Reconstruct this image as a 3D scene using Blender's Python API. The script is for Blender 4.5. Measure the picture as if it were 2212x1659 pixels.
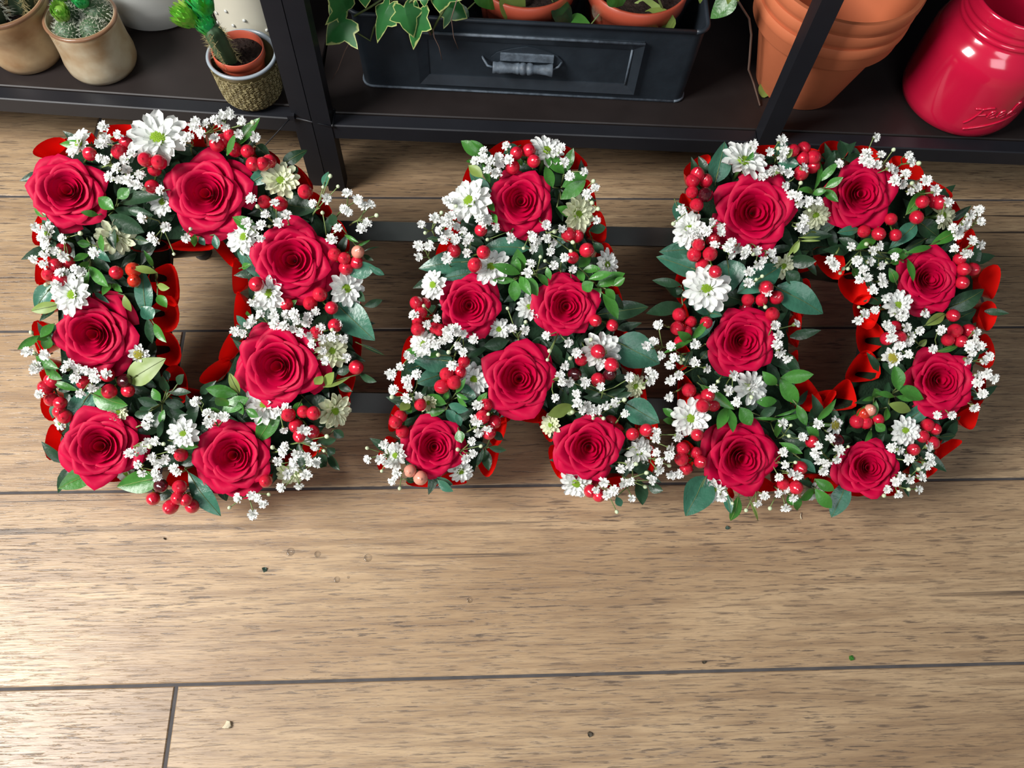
import bpy, bmesh, math, random
from mathutils import Vector, Matrix, geometry, noise as mnoise
for o in list(bpy.data.objects): bpy.data.objects.remove(o)
SC = bpy.context.scene; COL = SC.collection
V3 = Vector; R = math.radians; PI = math.pi
# ---------------------------------------------------------------- camera
F_PX, W_PX, H_PX, HC = 1750.0, 2212.0, 1659.0, 0.828
CR = V3((0.99874571, -0.02865, 0.04106315)); CU = V3((0.00777805, 0.89893495, 0.43801309)); CF = V3((0.04946218, 0.4371443, -0.89803026))
CAM = V3((0, 0, HC))
cd = bpy.data.cameras.new('camera'); cam = bpy.data.objects.new('camera', cd); COL.objects.link(cam)
cd.sensor_width = 36; cd.lens = 36 * F_PX / W_PX; cd.clip_start = 0.01
m = Matrix.Identity(4)
for i in range(3): m[i][0], m[i][1], m[i][2], m[i][3] = CR[i], CU[i], -CF[i], CAM[i]
cam.matrix_world = m; SC.camera = cam
# ---------------------------------------------------------------- light
SC.view_settings.view_transform = 'Standard'; SC.view_settings.look = 'None'; SC.view_settings.gamma = 1
SC.view_settings.use_curve_mapping = False; SC.view_settings.exposure = 0.0
wd = bpy.data.worlds.new('room_ambience'); SC.world = wd; wd.use_nodes = True
wd.node_tree.nodes['Background'].inputs[0].default_value = (0.80, 0.90, 1.0, 1)
wd.node_tree.nodes['Background'].inputs[1].default_value = 0.13
def area(name, loc, target, sx, sy, power, col):
    l = bpy.data.lights.new(name, 'AREA'); l.shape = 'RECTANGLE'; l.size = sx; l.size_y = sy; l.energy = power; l.color = col
    o = bpy.data.objects.new(name, l); COL.objects.link(o); o.location = loc
    o.rotation_euler = (V3(target) - V3(loc)).to_track_quat('-Z', 'Y').to_euler(); return o
area('side_window_daylight', (-1.50, -0.05, 1.58), (-0.1, 0.42, 0.1), 0.75, 0.8, 74, (1.0, 0.985, 0.96))
area('shop_front_daylight', (0.25, -1.9, 2.2), (0.1, 0.5, 0.1), 1.3, 1.1, 26, (0.93, 0.97, 1.0))
# ---------------------------------------------------------------- pixel -> place
def ray(x, y): return (CR * ((x - W_PX / 2) / F_PX) - CU * ((y - H_PX / 2) / F_PX) + CF)
def at(x, y, z):
    d = ray(x, y); return CAM + d * ((z - HC) / d.z)
def atY(x, y, Y):
    d = ray(x, y); return CAM + d * (Y / d.y)
TILT, YAW = R(31), R(-1.5)                      # the letter frame leans back on its legs
LO = at(900, 1058, 0.0)
LU = V3((math.cos(YAW), math.sin(YAW), 0)); _h = V3((-math.sin(YAW), math.cos(YAW), 0))
LV = _h * math.cos(TILT) + V3((0, 0, 1)) * math.sin(TILT); LN = LU.cross(LV)
def P(x, y, n):                                  # point above the letter plane, n metres along its normal
    d = ray(x, y); k = ((LO + LN * n - CAM).dot(LN)) / d.dot(LN); return CAM + d * k
def uv(p): q = p - LO; return (q.dot(LU), q.dot(LV))
def L2W(u, v, n): return LO + LU * u + LV * v + LN * n
# ---------------------------------------------------------------- materials
def srgb(r, g, b):
    f = lambda c: (c / 255 / 12.92) if c <= 10 else ((c / 255 + .055) / 1.055) ** 2.4
    return (f(r), f(g), f(b), 1)
def mat(name, col, rough=.5, var=.0, scale=30, spec=.5, sheen=0, transl=0, bump=0, bscale=200, coat=0, metal=0, col2=None, trans=0, vein=None):
    M = bpy.data.materials.new(name); M.use_nodes = True; nt = M.node_tree; N = nt.nodes; L = nt.links
    b = N['Principled BSDF']; out = N['Material Output']
    b.inputs['Base Color'].default_value = col; b.inputs['Roughness'].default_value = rough
    b.inputs['Specular IOR Level'].default_value = spec; b.inputs['Sheen Weight'].default_value = sheen
    b.inputs['Coat Weight'].default_value = coat; b.inputs['Metallic'].default_value = metal; b.inputs['Transmission Weight'].default_value = trans
    b.inputs['Coat Roughness'].default_value = .08
    if var or col2:
        tc = N.new('ShaderNodeTexCoord'); oi = N.new('ShaderNodeObjectInfo'); ad = N.new('ShaderNodeVectorMath'); ad.operation = 'ADD'
        L.new(tc.outputs['Object'], ad.inputs[0]); L.new(oi.outputs['Location'], ad.inputs[1])
        nz = N.new('ShaderNodeTexNoise'); nz.inputs['Scale'].default_value = scale; nz.inputs['Detail'].default_value = 4
        L.new(ad.outputs[0], nz.inputs['Vector'])
        mx = N.new('ShaderNodeMix'); mx.data_type = 'RGBA'
        c2 = col2 or tuple(c * (1 - var) for c in col[:3]) + (1,)
        mx.inputs[6].default_value = col; mx.inputs[7].default_value = c2
        rp = N.new('ShaderNodeMapRange'); rp.inputs[1].default_value = .35; rp.inputs[2].default_value = .65
        L.new(nz.outputs['Fac'], rp.inputs[0]); L.new(rp.outputs[0], mx.inputs[0]); L.new(mx.outputs[2], b.inputs['Base Color'])
        hs = N.new('ShaderNodeHueSaturation'); mr = N.new('ShaderNodeMapRange'); mr.inputs[3].default_value = 1 - var * .6; mr.inputs[4].default_value = 1 + var * .4
        L.new(oi.outputs['Random'], mr.inputs[0]); L.new(mr.outputs[0], hs.inputs['Value']); L.new(mx.outputs[2], hs.inputs['Color']); L.new(hs.outputs[0], b.inputs['Base Color'])
    if bump:
        nb = N.new('ShaderNodeTexNoise'); nb.inputs['Scale'].default_value = bscale; nb.inputs['Detail'].default_value = 3
        tc2 = N.new('ShaderNodeTexCoord'); L.new(tc2.outputs['Object'], nb.inputs['Vector'])
        bp = N.new('ShaderNodeBump'); bp.inputs['Strength'].default_value = bump; bp.inputs['Distance'].default_value = .002
        L.new(nb.outputs['Fac'], bp.inputs['Height']); L.new(bp.outputs[0], b.inputs['Normal'])
    if transl:
        tr = N.new('ShaderNodeBsdfTranslucent'); ms = N.new('ShaderNodeMixShader'); ms.inputs[0].default_value = transl
        src = b.inputs['Base Color'].links[0].from_socket if b.inputs['Base Color'].links else None
        if src: L.new(src, tr.inputs[0])
        else: tr.inputs[0].default_value = col
        L.new(b.outputs[0], ms.inputs[1]); L.new(tr.outputs[0], ms.inputs[2]); L.new(ms.outputs[0], out.inputs[0])
    return M
M = {}
M['rose'] = mat('rose_petal', srgb(200, 0, 62), .55, .10, 60, .2, transl=.14)
M['calyx'] = mat('calyx_green', srgb(60, 95, 40), .5, .2)
M['mum'] = mat('chrysanthemum_white', srgb(240, 242, 238), .55, .03, transl=.25)
M['mum_pale'] = mat('chrysanthemum_cream', srgb(226, 230, 196), .55, .05, transl=.25)
M['disc'] = mat('chrysanthemum_green_centre', srgb(150, 190, 40), .6, .25, 400, bump=.6, bscale=900)
M['disc_y'] = mat('chrysanthemum_yellow_centre', srgb(196, 186, 60), .6, .25, 400, bump=.6, bscale=900)
M['gyp'] = mat('baby_breath_white', srgb(246, 247, 243), .6, .02, transl=.2)
M['bud'] = mat('baby_breath_bud', srgb(205, 220, 180), .5, .1)
M['gstem'] = mat('baby_breath_stem', srgb(120, 140, 80), .5, .15)
M['berry'] = mat('berry_red', srgb(206, 28, 54), .22, .15, 120, .6, coat=.5)
M['berry_dark'] = mat('berry_maroon', srgb(70, 14, 24), .22, .15, 120, .6, coat=.5)
M['berry_pale'] = mat('berry_cream_pink', srgb(226, 190, 160), .22, .0, 90, .6, coat=.5, col2=srgb(215, 70, 70))
M['berry_orange'] = mat('berry_orange_red', srgb(205, 50, 30), .22, .15, 120, .6, coat=.5)
M['bstem'] = mat('berry_stem', srgb(92, 120, 50), .5, .2)
M['teal'] = mat('leaf_blue_green', srgb(60, 116, 92), .34, .25, 60, .6, transl=.12, bump=.25, bscale=260)
M['green'] = mat('leaf_fresh_green', srgb(74, 140, 54), .34, .25, 60, .6, transl=.22, bump=.2, bscale=260)
M['yg'] = mat('leaf_yellow_green', srgb(140, 164, 80), .42, .2, 60, .5, transl=.22)
M['dark'] = mat('leaf_dark_green', srgb(42, 74, 48), .36, .3, 60, .5, transl=.08, bump=.2, bscale=260)
M['stem'] = mat('leaf_stem', srgb(96, 110, 62), .5, .2)
M['ribbon'] = mat('red_satin_ribbon', srgb(236, 26, 20), .22, .06, 20, .5, transl=.12)
M['foam'] = mat('dark_green_foam', srgb(28, 50, 32), .9, .3, 200, .2, bump=.6, bscale=500)
M['plastic'] = mat('black_plastic', srgb(26, 28, 28), .45, .1)
M['rail'] = mat('green_black_metal', srgb(28, 37, 33), .45, .1, 40)
# ---------------------------------------------------------------- builders
def link(o, parent=None):
    COL.objects.link(o)
    if parent: o.parent = parent
    return o
def tag(o, label=None, cat=None, group=None, kind=None):
    if label: o['label'] = label
    if cat: o['category'] = cat
    if group: o['group'] = group
    if kind: o['kind'] = kind
    return o
def empty(name, loc): o = bpy.data.objects.new(name, None); o.empty_display_size = .02; o.location = loc; return link(o)
def mesh(name, vs, fs, material, smooth=True):
    me = bpy.data.meshes.new(name); me.from_pydata([tuple(v) for v in vs], [], fs); me.materials.append(material)
    if smooth: me.polygons.foreach_set('use_smooth', [True] * len(me.polygons))
    me.update(); return me
def obj(name, me, parent=None, loc=None, mtx=None):
    o = bpy.data.objects.new(name, me); link(o, parent)
    if mtx is not None: o.matrix_local = mtx
    elif loc is not None: o.location = loc
    return o
class MB:
    def __init__(s): s.v = []; s.f = []
    def add(s, vs, fs):
        k = len(s.v); s.v += [tuple(v) for v in vs]; s.f += [tuple(i + k for i in q) for q in fs]; return s
    def box(s, x0, x1, y0, y1, z0, z1):
        return s.add([(x0,y0,z0),(x1,y0,z0),(x1,y1,z0),(x0,y1,z0),(x0,y0,z1),(x1,y0,z1),(x1,y1,z1),(x0,y1,z1)],
                     [(3,2,1,0),(4,5,6,7),(0,1,5,4),(1,2,6,5),(2,3,7,6),(3,0,4,7)])
    def bevbox(s, x0, x1, y0, y1, z0, z1, c):
        # box with chamfered vertical and top edges
        ring = lambda a, z: [(x0+a,y0+a+0,z),(x1-a,y0+a,z),(x1-a,y1-a,z),(x0+a,y1-a,z)]
        vs = ring(0, z0) + ring(0, z1 - c) + ring(c, z1); fs = [(3,2,1,0),(8,9,10,11)]
        for l in (0, 4):
            for i in range(4): j = (i + 1) % 4; fs.append((l+i, l+j, l+4+j, l+4+i))
        return s.add(vs, fs)
    def tube(s, pts, r, n=6, r1=None):
        pts = [V3(p) for p in pts]; vs = []; fs = []
        r1 = r if r1 is None else r1; K = len(pts)
        ref = V3((0.3, 0.2, 0.93))
        for i, p in enumerate(pts):
            t = (pts[min(i+1, K-1)] - pts[max(i-1, 0)])
            if t.length < 1e-9: t = V3((0, 0, 1))
            t.normalize(); a = t.cross(ref)
            if a.length < .05: a = t.cross(V3((1, 0, 0)))
            a.normalize(); c = t.cross(a); rr = r + (r1 - r) * i / max(1, K - 1)
            for j in range(n): w = 2 * PI * j / n; vs.append(p + a * (rr * math.cos(w)) + c * (rr * math.sin(w)))
        for i in range(K - 1):
            for j in range(n): k = (j + 1) % n; fs.append((i*n+j, i*n+k, (i+1)*n+k, (i+1)*n+j))
        fs.append(tuple(range(n - 1, -1, -1))); fs.append(tuple((K-1)*n + j for j in range(n)))
        return s.add(vs, fs)
    def lathe(s, prof, n=40, c=(0, 0, 0), cap=True):
        vs = []; fs = []
        for r, z in prof:
            for j in range(n): w = 2 * PI * j / n; vs.append((c[0] + r * math.cos(w), c[1] + r * math.sin(w), c[2] + z))
        for i in range(len(prof) - 1):
            for j in range(n): k = (j + 1) % n; fs.append((i*n+j, i*n+k, (i+1)*n+k, (i+1)*n+j))
        if cap: fs.append(tuple(range(n - 1, -1, -1))); fs.append(tuple((len(prof)-1)*n + j for j in range(n)))
        return s.add(vs, fs)
    def build(s, name, material, parent=None, loc=None, smooth=True, mtx=None): return obj(name, mesh(name, s.v, s.f, material, smooth), parent, loc, mtx)
def autosmooth(o, ang=35):
    me = o.data; bm = bmesh.new(); bm.from_mesh(me); bm.normal_update()
    for e in bm.edges:
        if len(e.link_faces) == 2 and e.calc_face_angle(0) > R(ang): e.smooth = False
    bm.to_mesh(me); bm.free(); return o
def basis(nrm, roll=0, ref=None):
    z = V3(nrm).normalized(); x = (ref or LU) - z * z.dot(ref or LU); x.normalize(); y = z.cross(x)
    a = x * math.cos(roll) + y * math.sin(roll); b = z.cross(a)
    return Matrix(((a.x, b.x, z.x), (a.y, b.y, z.y), (a.z, b.z, z.z)))
def mtx4(loc, rot3, s=1): return Matrix.Translation(loc) @ (rot3 * s).to_4x4() if s != 1 else Matrix.Translation(loc) @ rot3.to_4x4()
# ================================================================ setting
def wood_mat():
    Mt = bpy.data.materials.new('oak_plank'); Mt.use_nodes = True; nt = Mt.node_tree; N = nt.nodes; L = nt.links; b = N['Principled BSDF']
    tc = N.new('ShaderNodeTexCoord'); oi = N.new('ShaderNodeObjectInfo')
    off = N.new('ShaderNodeVectorMath'); off.operation = 'MULTIPLY_ADD'; off.inputs[1].default_value = (1.7, 3.1, 1); L.new(oi.outputs['Location'], off.inputs[0]); L.new(tc.outputs['Object'], off.inputs[2])
    def nz(sx, sy, det, dist=0, rough=.55):
        mp = N.new('ShaderNodeVectorMath'); mp.operation = 'MULTIPLY'; mp.inputs[1].default_value = (sx, sy, 1); L.new(off.outputs[0], mp.inputs[0])
        n = N.new('ShaderNodeTexNoise'); n.inputs['Scale'].default_value = 1; n.inputs['Detail'].default_value = det; n.inputs['Distortion'].default_value = dist; n.inputs['Roughness'].default_value = rough
        L.new(mp.outputs[0], n.inputs['Vector']); return n.outputs['Fac']
    def mr(src, a, c, lo=0, hi=1):
        n = N.new('ShaderNodeMapRange'); n.inputs[1].default_value = a; n.inputs[2].default_value = c; n.inputs[3].default_value = lo; n.inputs[4].default_value = hi; L.new(src, n.inputs[0]); return n.outputs[0]
    def mix(f, a, c):
        n = N.new('ShaderNodeMix'); n.data_type = 'RGBA'
        if isinstance(f, float): n.inputs[0].default_value = f
        else: L.new(f, n.inputs[0])
        for s, v in ((6, a), (7, c)):
            if isinstance(v, tuple): n.inputs[s].default_value = v
            else: L.new(v, n.inputs[s])
        return n.outputs[2]
    def mul(a, c):
        n = N.new('ShaderNodeMath'); n.operation = 'MULTIPLY'; L.new(a, n.inputs[0]); L.new(c, n.inputs[1]); return n.outputs[0]
    broad = nz(2.2, 14, 3, .6); mid = nz(9, 120, 4, .3); fine = nz(40, 640, 4, .2, .65); crack = nz(30, 430, 4, .35, .65); patch = nz(3.0, 9, 3)
    c = mix(mr(broad, .3, .7), srgb(192, 163, 126), srgb(160, 130, 96))
    c = mix(mr(mid, .42, .64, 0, .6), c, srgb(136, 108, 80))
    c = mix(mr(fine, .48, .66, 0, .55), c, srgb(116, 94, 74))
    ck = mul(mr(crack, .555, .61), mr(patch, .32, .6, .35, 1))
    c = mix(mul(ck, mr(fine, .3, .6, .5, .85)), c, srgb(70, 58, 52))
    c2 = nz(1.4, 120, 2, .9); ck2 = mul(mr(c2, .645, .675), mr(nz(1.5, 4, 2), .46, .58))
    c = mix(ck2, c, srgb(72, 60, 52))
    sm = mr(nz(3.5, 20, 5, 1.0, .7), .66, .74, 0, .5); c = mix(sm, c, srgb(112, 100, 92))
    hs = N.new('ShaderNodeHueSaturation'); hs.inputs['Saturation'].default_value = .96; L.new(c, hs.inputs['Color']); L.new(mr(oi.outputs['Random'], 0, 1, .94, 1.06), hs.inputs['Value']); L.new(hs.outputs[0], b.inputs['Base Color'])
    L.new(mr(fine, .3, .7, .32, .46), b.inputs['Roughness']); b.inputs['Specular IOR Level'].default_value = .7
    sub = N.new('ShaderNodeMath'); sub.operation = 'SUBTRACT'; L.new(mr(fine, .2, .8, 0, .5), sub.inputs[0]); L.new(ck, sub.inputs[1])
    bp = N.new('ShaderNodeBump'); bp.inputs['Strength'].default_value = .35; bp.inputs['Distance'].default_value = .0008; L.new(sub.outputs[0], bp.inputs['Height']); L.new(bp.outputs[0], b.inputs['Normal'])
    return Mt
M['wood'] = wood_mat()
M['grout'] = mat('dark_joint', srgb(74, 70, 70), .8, .3, 60)
M['black'] = mat('black_painted_metal', srgb(30, 31, 36), .42, .12, 30, .4)
M['board'] = mat('black_brown_board', srgb(40, 34, 33), .45, .2, 25, .35)
M['wall'] = mat('dark_wall', srgb(40, 32, 42), .8, .2, 4)
fl = MB().box(-2.2, 2.2, -1.2, 1.5, -.03, -.0012).build('floor', M['grout'], smooth=False)
tag(fl, 'floor of pale brown wood-look planks with dark joints', kind='structure')
PW = .1932; Y0 = .0886
joints = {-7: .3, -6: -.1, -5: .5, -4: .1, -3: .55, -2: .15, -1: -.282, 0: -.60, 1: -.331, 2: -.66, 3: -.487, 4: .2, 5: .7, 6: 0.1}
for k, jx in joints.items():
    ya, yb = Y0 + PW * k, Y0 + PW * (k + 1)
    xs = [jx + 1.29 * q for q in range(-3, 4)]; xs = [x for x in xs if -2.3 < x < 2.3]
    edges = sorted([-2.2] + [x for x in xs if -2.15 < x < 2.15] + [2.2])
    for a, c in zip(edges[:-1], edges[1:]):
        l, w = c - a - .0036, PW - .0030
        pb = MB().bevbox(-l/2, l/2, -w/2, w/2, -.009, 0, .0009)
        pb.build('plank', M['wood'], fl, ((a + c) / 2, (ya + yb) / 2, 0), smooth=False)
wb = MB().box(-2.2, 2.2, 1.5, 1.54, -.03, 2.6).build('wall_back', M['wall'], smooth=False); tag(wb, kind='structure')
# ---------------------------------------------------------------- shelving
SZ = .115                                            # top of the lowest shelf
def unit(name, label, ox, oy, yaw, length, posts, depth=.38):
    e = empty(name, (ox, oy, 0)); e.rotation_euler.z = yaw
    tag(e, label, 'shelf')
    def bar(nm, x0, x1, y0, y1, z0, z1, mt): return MB().bevbox(x0, x1, y0, y1, z0, z1, .0012).build(nm, mt, e, smooth=False)
    s = .021
    for px in posts:
        bar('post', px, px + s, 0, s, 0, 1.25, M['black']); bar('post', px, px + s, depth - s, depth, 0, 1.25, M['black'])
        for z in (.076, .481, .931): bar('side_bar', px + .003, px + s - .003, s, depth - s, z, z + .018, M['black'])
    pr = list(posts)
    for z, full in ((.0945, 1), (.50, 0), (.95, 0)):
        for a, c in zip(pr[:-1], pr[1:]):
            bar('front_bar', a + s, c, .001, .0195, z, z + .0205, M['black'])
            bar('back_bar', a + s, c, depth - .02, depth - .001, z, z + .0205, M['black'])
        bar('shelf_board', pr[0] + .002, pr[-1] + s - .002, s + .0004, depth - .0215, z + .0035, z + .0204, M['board'])
    return e
unitL = unit('shelving_unit', 'black metal shelving unit carrying the cactus pots', -1.3715, .7815, R(-4.6), 1.2, (0, 1.172))
unitM = unit('shelving_unit', 'black metal shelving unit carrying the zinc planter and terracotta pots', -.1795, .6785, R(-2.4), 1.4, (0, .5155, 1.25))
# cable tie round the two posts
ct = MB(); zt = .118
ring = [(-.2195, .6895, zt), (-.2175, .6925 - .0, zt)]
a0, a1 = V3((-.2035, .6855, zt + .003)), V3((-.1575, .6755, zt - .002))
b0, b1 = V3((-.2010, .7125, zt + .003)), V3((-.1560, .7015, zt - .002))
for p, q in ((a0, a1), (a1, b1), (b1, b0), (b0, a0)): ct.tube([p, q], .0011, 6)
e = ct.build('cable_tie', M['black']); tag(e, 'thin black cable tie binding two shelf posts together', 'cable tie')
hb = MB().box(-.004, .004, -.003, .003, -.003, .004).build('tie_head', M['black'], e, a0, smooth=False)
tl = MB().tube([a0, a0 + V3((-.012, -.012, -.006)), a0 + V3((-.035, -.03, -.02)), a0 + V3((-.06, -.04, -.034))], .0007, 5).build('tie_tail', M['black'], e)
# ================================================================ pots on the shelf
def ceramic(name, c1, c2, rough, scale=25, bump=.1): return mat(name, c1, rough, .0, scale, .5, col2=c2, bump=bump, bscale=90)
M['stone'] = ceramic('beige_glaze', srgb(188, 164, 128), srgb(150, 118, 84), .35)
M['stone2'] = ceramic('grey_beige_glaze', srgb(186, 176, 152), srgb(150, 122, 88), .33)
M['rim_brown'] = mat('brown_rim_glaze', srgb(132, 98, 74), .25, .2, 40)
M['white'] = mat('matt_white_glaze', srgb(196, 198, 194), .5, .03)
M['cream'] = mat('cream_pot', srgb(212, 208, 190), .35, .05)
M['olive'] = mat('olive_glaze', srgb(104, 94, 62), .28, .2, 60, .6)
M['olive_hi'] = mat('olive_relief', srgb(150, 138, 98), .28, .15, 60, .6)
M['greyrim'] = mat('grey_blue_rim', srgb(150, 160, 168), .25, .08, 30, .6)
M['terra'] = mat('terracotta', srgb(198, 110, 72), .75, .08, 14, .3, bump=.15, bscale=60)
M['terra_pl'] = mat('terracotta_plastic', srgb(188, 84, 60), .4, .1)
M['soil'] = mat('dark_soil', srgb(48, 36, 32), .9, .5, 200, .2, bump=1, bscale=300)
M['cactus'] = mat('cactus_skin', srgb(70, 98, 66), .5, .25, 60)
M['cactus_d'] = mat('cactus_dark_skin', srgb(58, 76, 56), .5, .3, 60)
M['spine'] = mat('pale_spines', srgb(206, 208, 190), .6)
M['spine_b'] = mat('tan_spines', srgb(168, 156, 112), .6)
M['straw'] = mat('dyed_green_straw', srgb(50, 190, 110), .4, .35, 60, transl=.2, col2=srgb(70, 170, 40))
M['straw2'] = mat('dyed_lime_straw', srgb(96, 186, 50), .4, .35, 60, transl=.2, col2=srgb(150, 180, 80))
M['jar'] = mat('glossy_red_ceramic', srgb(205, 24, 62), .16, .05, 10, .5, coat=.6)
M['jar_in'] = mat('dark_red_inside', srgb(110, 14, 28), .4)
M['zinc'] = mat('dark_zinc', srgb(44, 52, 60), .42, .25, 40, .5, bump=.15, bscale=90)
M['zinc_w'] = mat('worn_zinc', srgb(104, 116, 128), .55, .5, 120, .5, bump=.3, bscale=140)
def pot_outer(name, prof, x, y, z0, mt, label, cat, group=None, rim=None, part='body', n=56):
    e = empty(name, (x, y, z0)); tag(e, label, cat, group); MB().lathe(prof, n).build(part, mt, e); return e
def soil(e, r, z, seed):
    rn = random.Random(seed); vs = [(0, 0, z)]; fs = []; K = 28; Q = 6
    for i in range(1, Q + 1):
        for j in range(K):
            w = 2 * PI * j / K; rr = r * i / Q; vs.append((rr * math.cos(w), rr * math.sin(w), z + (rn.random() - .5) * .006 * (1 if i < Q else 0)))
    for j in range(K): fs.append((0, 1 + j, 1 + (j + 1) % K))
    for i in range(Q - 1):
        for j in range(K): k = (j + 1) % K; fs.append((1 + i*K + j, 1 + (i+1)*K + j, 1 + (i+1)*K + k, 1 + i*K + k))
    return obj('soil', mesh('soil', vs, fs, M['soil']), e)
def spines(parent, pts, mt, ln, rn, r=.00035, per=5, spread=.9):
    mb = MB()
    for p, nrm in pts:
        nrm = V3(nrm).normalized()
        for q in range(per):
            d = (nrm + V3((rn.uniform(-1, 1), rn.uniform(-1, 1), rn.uniform(-1, 1))) * spread).normalized()
            l = ln * rn.uniform(.6, 1.2); a = d.orthogonal().normalized() * r; b2 = d.cross(a)
            mb.add([p + a, p - a * .5 + b2 * .87, p - a * .5 - b2 * .87, V3(p) + d * l], [(0, 1, 3), (1, 2, 3), (2, 0, 3)])
    o = mb.build('spines', mt, parent, smooth=False); tag(o, kind='stuff'); return o
def straw_flower(parent, loc, axis, r, h, mt, seed, openness=.25):
    rn = random.Random(seed); mb = MB(); K = 14
    prof = [(r*.3, -h*.45), (r*.8, -h*.25), (r, 0), (r*.9, h*.25), (r*.55, h*.42), (r*.1, h*.48)]
    mb.lathe([(a*.86, b*.92) for a, b in prof], 14)
    for ringi in range(5):
        zz = -h * .4 + h * .17 * ringi; rr = [r*.55, r*.9, r*1.0, r*.95, r*.7][ringi]
        for j in range(K):
            w = 2 * PI * (j + .5 * ringi + rn.uniform(-.15, .15)) / K; dw = PI / K * 1.1; l = h * .42 * rn.uniform(.85, 1.15)
            ca = lambda a, q, z: V3((q * math.cos(a), q * math.sin(a), z))
            out = rr * (1 + openness * (1 if ringi < 4 else -.5))
            mb.add([ca(w - dw, rr * .95, zz), ca(w + dw, rr * .95, zz), ca(w + dw * .8, (rr + out) / 2 * 1.04, zz + l * .55), ca(w, out, zz + l), ca(w - dw * .8, (rr + out) / 2 * 1.04, zz + l * .55)], [(0, 1, 2, 4), (4, 2, 3)])
    return mb.build('straw_flower', mt, parent, mtx=Matrix.Translation(loc) @ basis(axis).to_4x4())
def cactus_column(parent, p0, p1, r, ribs, rn, mt, smt, ln=.009, name='cactus_stem'):
    ax = V3(p1) - V3(p0); h = ax.length; rot = basis(ax).to_4x4(); mb = MB(); n = ribs * 6; rows = 14; vs = []; fs = []
    sp = []
    for i in range(rows + 1):
        t = i / rows; rr = r * (math.sqrt(max(0, 1 - ((t - .8) / .2) ** 2)) if t > .8 else (.82 + .18 * min(1, t / .3)))
        for j in range(n):
            w = 2 * PI * j / n; k = rr * (.80 + .20 * abs(math.cos(ribs * w / 2)) ** .8); vs.append((k * math.cos(w), k * math.sin(w), h * t))
            if j % 6 == 0 and i < rows: sp.append((Matrix.Translation(p0) @ rot @ V3((k * math.cos(w), k * math.sin(w), h * t)), (rot.to_3x3() @ V3((math.cos(w), math.sin(w), .1)))))
    for i in range(rows):
        for j in range(n): q = (j + 1) % n; fs.append((i*n+j, i*n+q, (i+1)*n+q, (i+1)*n+j))
    o = obj(name, mesh(name, vs, fs, mt), parent, mtx=Matrix.Translation(p0) @ rot)
    spines(parent, sp, smt, ln, rn, per=6); return o
rn = random.Random(5)
def barrel(rb, rt, h, t, waist=1.0, belly=1.0):
    out = [(rb*.86, 0), (rb*.98, h*.03), (rb*1.05*belly, h*.12), (rb*1.07*belly, h*.25), (rb*1.03*belly*waist, h*.45), ((rb*.5+rt*.5)*1.0, h*.66), (rt*.985, h*.86), (rt, h*.97), (rt - t*.3, h)]
    inn = [(rt - t*.8, h), (rt - t*1.1, h*.96), (rt - t*1.3, h*.7), (rb*.9, h*.3), (rb*.6, h*.12), (.001, h*.1)]
    return out + inn
# two beige cactus pots (pot 2 stands before pot 1)
for (x, y, rb, rt, h, mt, lab, seed) in ((-.5170, .7866, .0375, .0500, .0790, 'stone', 'beige glazed pot holding the ribbed dark green cactus', 1), (-.4299, .7714, .0378, .0392, .068, 'stone2', 'grey-beige glazed pot holding the clump of woolly round cacti', 2)):
    e = pot_outer('cactus_pot', barrel(rb, rt, h, .004), x, y, SZ, M[mt], lab, 'pot', 'beige glazed cactus pots')
    rim = MB(); rim.lathe([(rt + .0004, h*.955), (rt + .0008, h*.985), (rt - .0012, h*1.008), (rt - .0036, h*.99), (rt - .0045, h*.93)], 56, cap=False); rim.build('rim', M['rim_brown'], e)
    soil(e, rt - .005, h * .76, seed)
    c = empty('cactus', (x, y, SZ + h * .76)); rnc = random.Random(seed)
    if seed == 1:
        tag(c, 'ribbed dark green cactus with long pale spines in the beige pot', 'cactus')
        cactus_column(c, V3((-.012, -.016, -.004)), V3((-.018, -.012, .062)), .021, 6, rnc, M['cactus_d'], M['spine'], .014)
        cactus_column(c, V3((.014, .004, -.004)), V3((.03, .006, .04)), .015, 6, rnc, M['cactus_d'], M['spine_b'], .012)
        straw_flower(c, V3((-.034, -.018, .052)), V3((-.3, -.4, .8)), .008, .016, M['straw2'], 3)
    else:
        tag(c, 'clump of small woolly round cacti topped with dyed green flowers', 'cactus')
        for q, (hx, hy, hz, hr) in enumerate(((-.012, -.019, .008, .0135), (.014, -.014, .006, .0145), (-.016, .008, .014, .014), (.016, .010, .012, .015), (.0, .020, .012, .014))):
            K = 16; mbb = MB(); prof = [(hr * math.sin(a) + .0001, -hr * math.cos(a) * 1.05) for a in [PI * i / 9 for i in range(10)]]
            MB().lathe(prof, 18, (hx, hy, hz)).build('cactus_head', M['cactus'], c)
            pts = []
            for k in range(130):
                zz = 1 - 1.5 * (k + .5) / 130; w = k * 2.39996; s = math.sqrt(max(0, 1 - zz * zz)); d = V3((s * math.cos(w), s * math.sin(w), zz)); pts.append((V3((hx, hy, hz)) + d * hr, d))
            spines(c, pts, M['spine'], .005, rnc, .0003, 5, .8)
        for q, (fx, fy, fz, mk) in enumerate(((-.012, -.012, .028, 'straw2'), (.008, .003, .034, 'straw'), (-.016, .012, .034, 'straw2'))):
            straw_flower(c, V3((fx, fy, fz)), V3((.15, -.25, 1)), .0092, .021, M[mk], 20 + q, .02)
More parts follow.
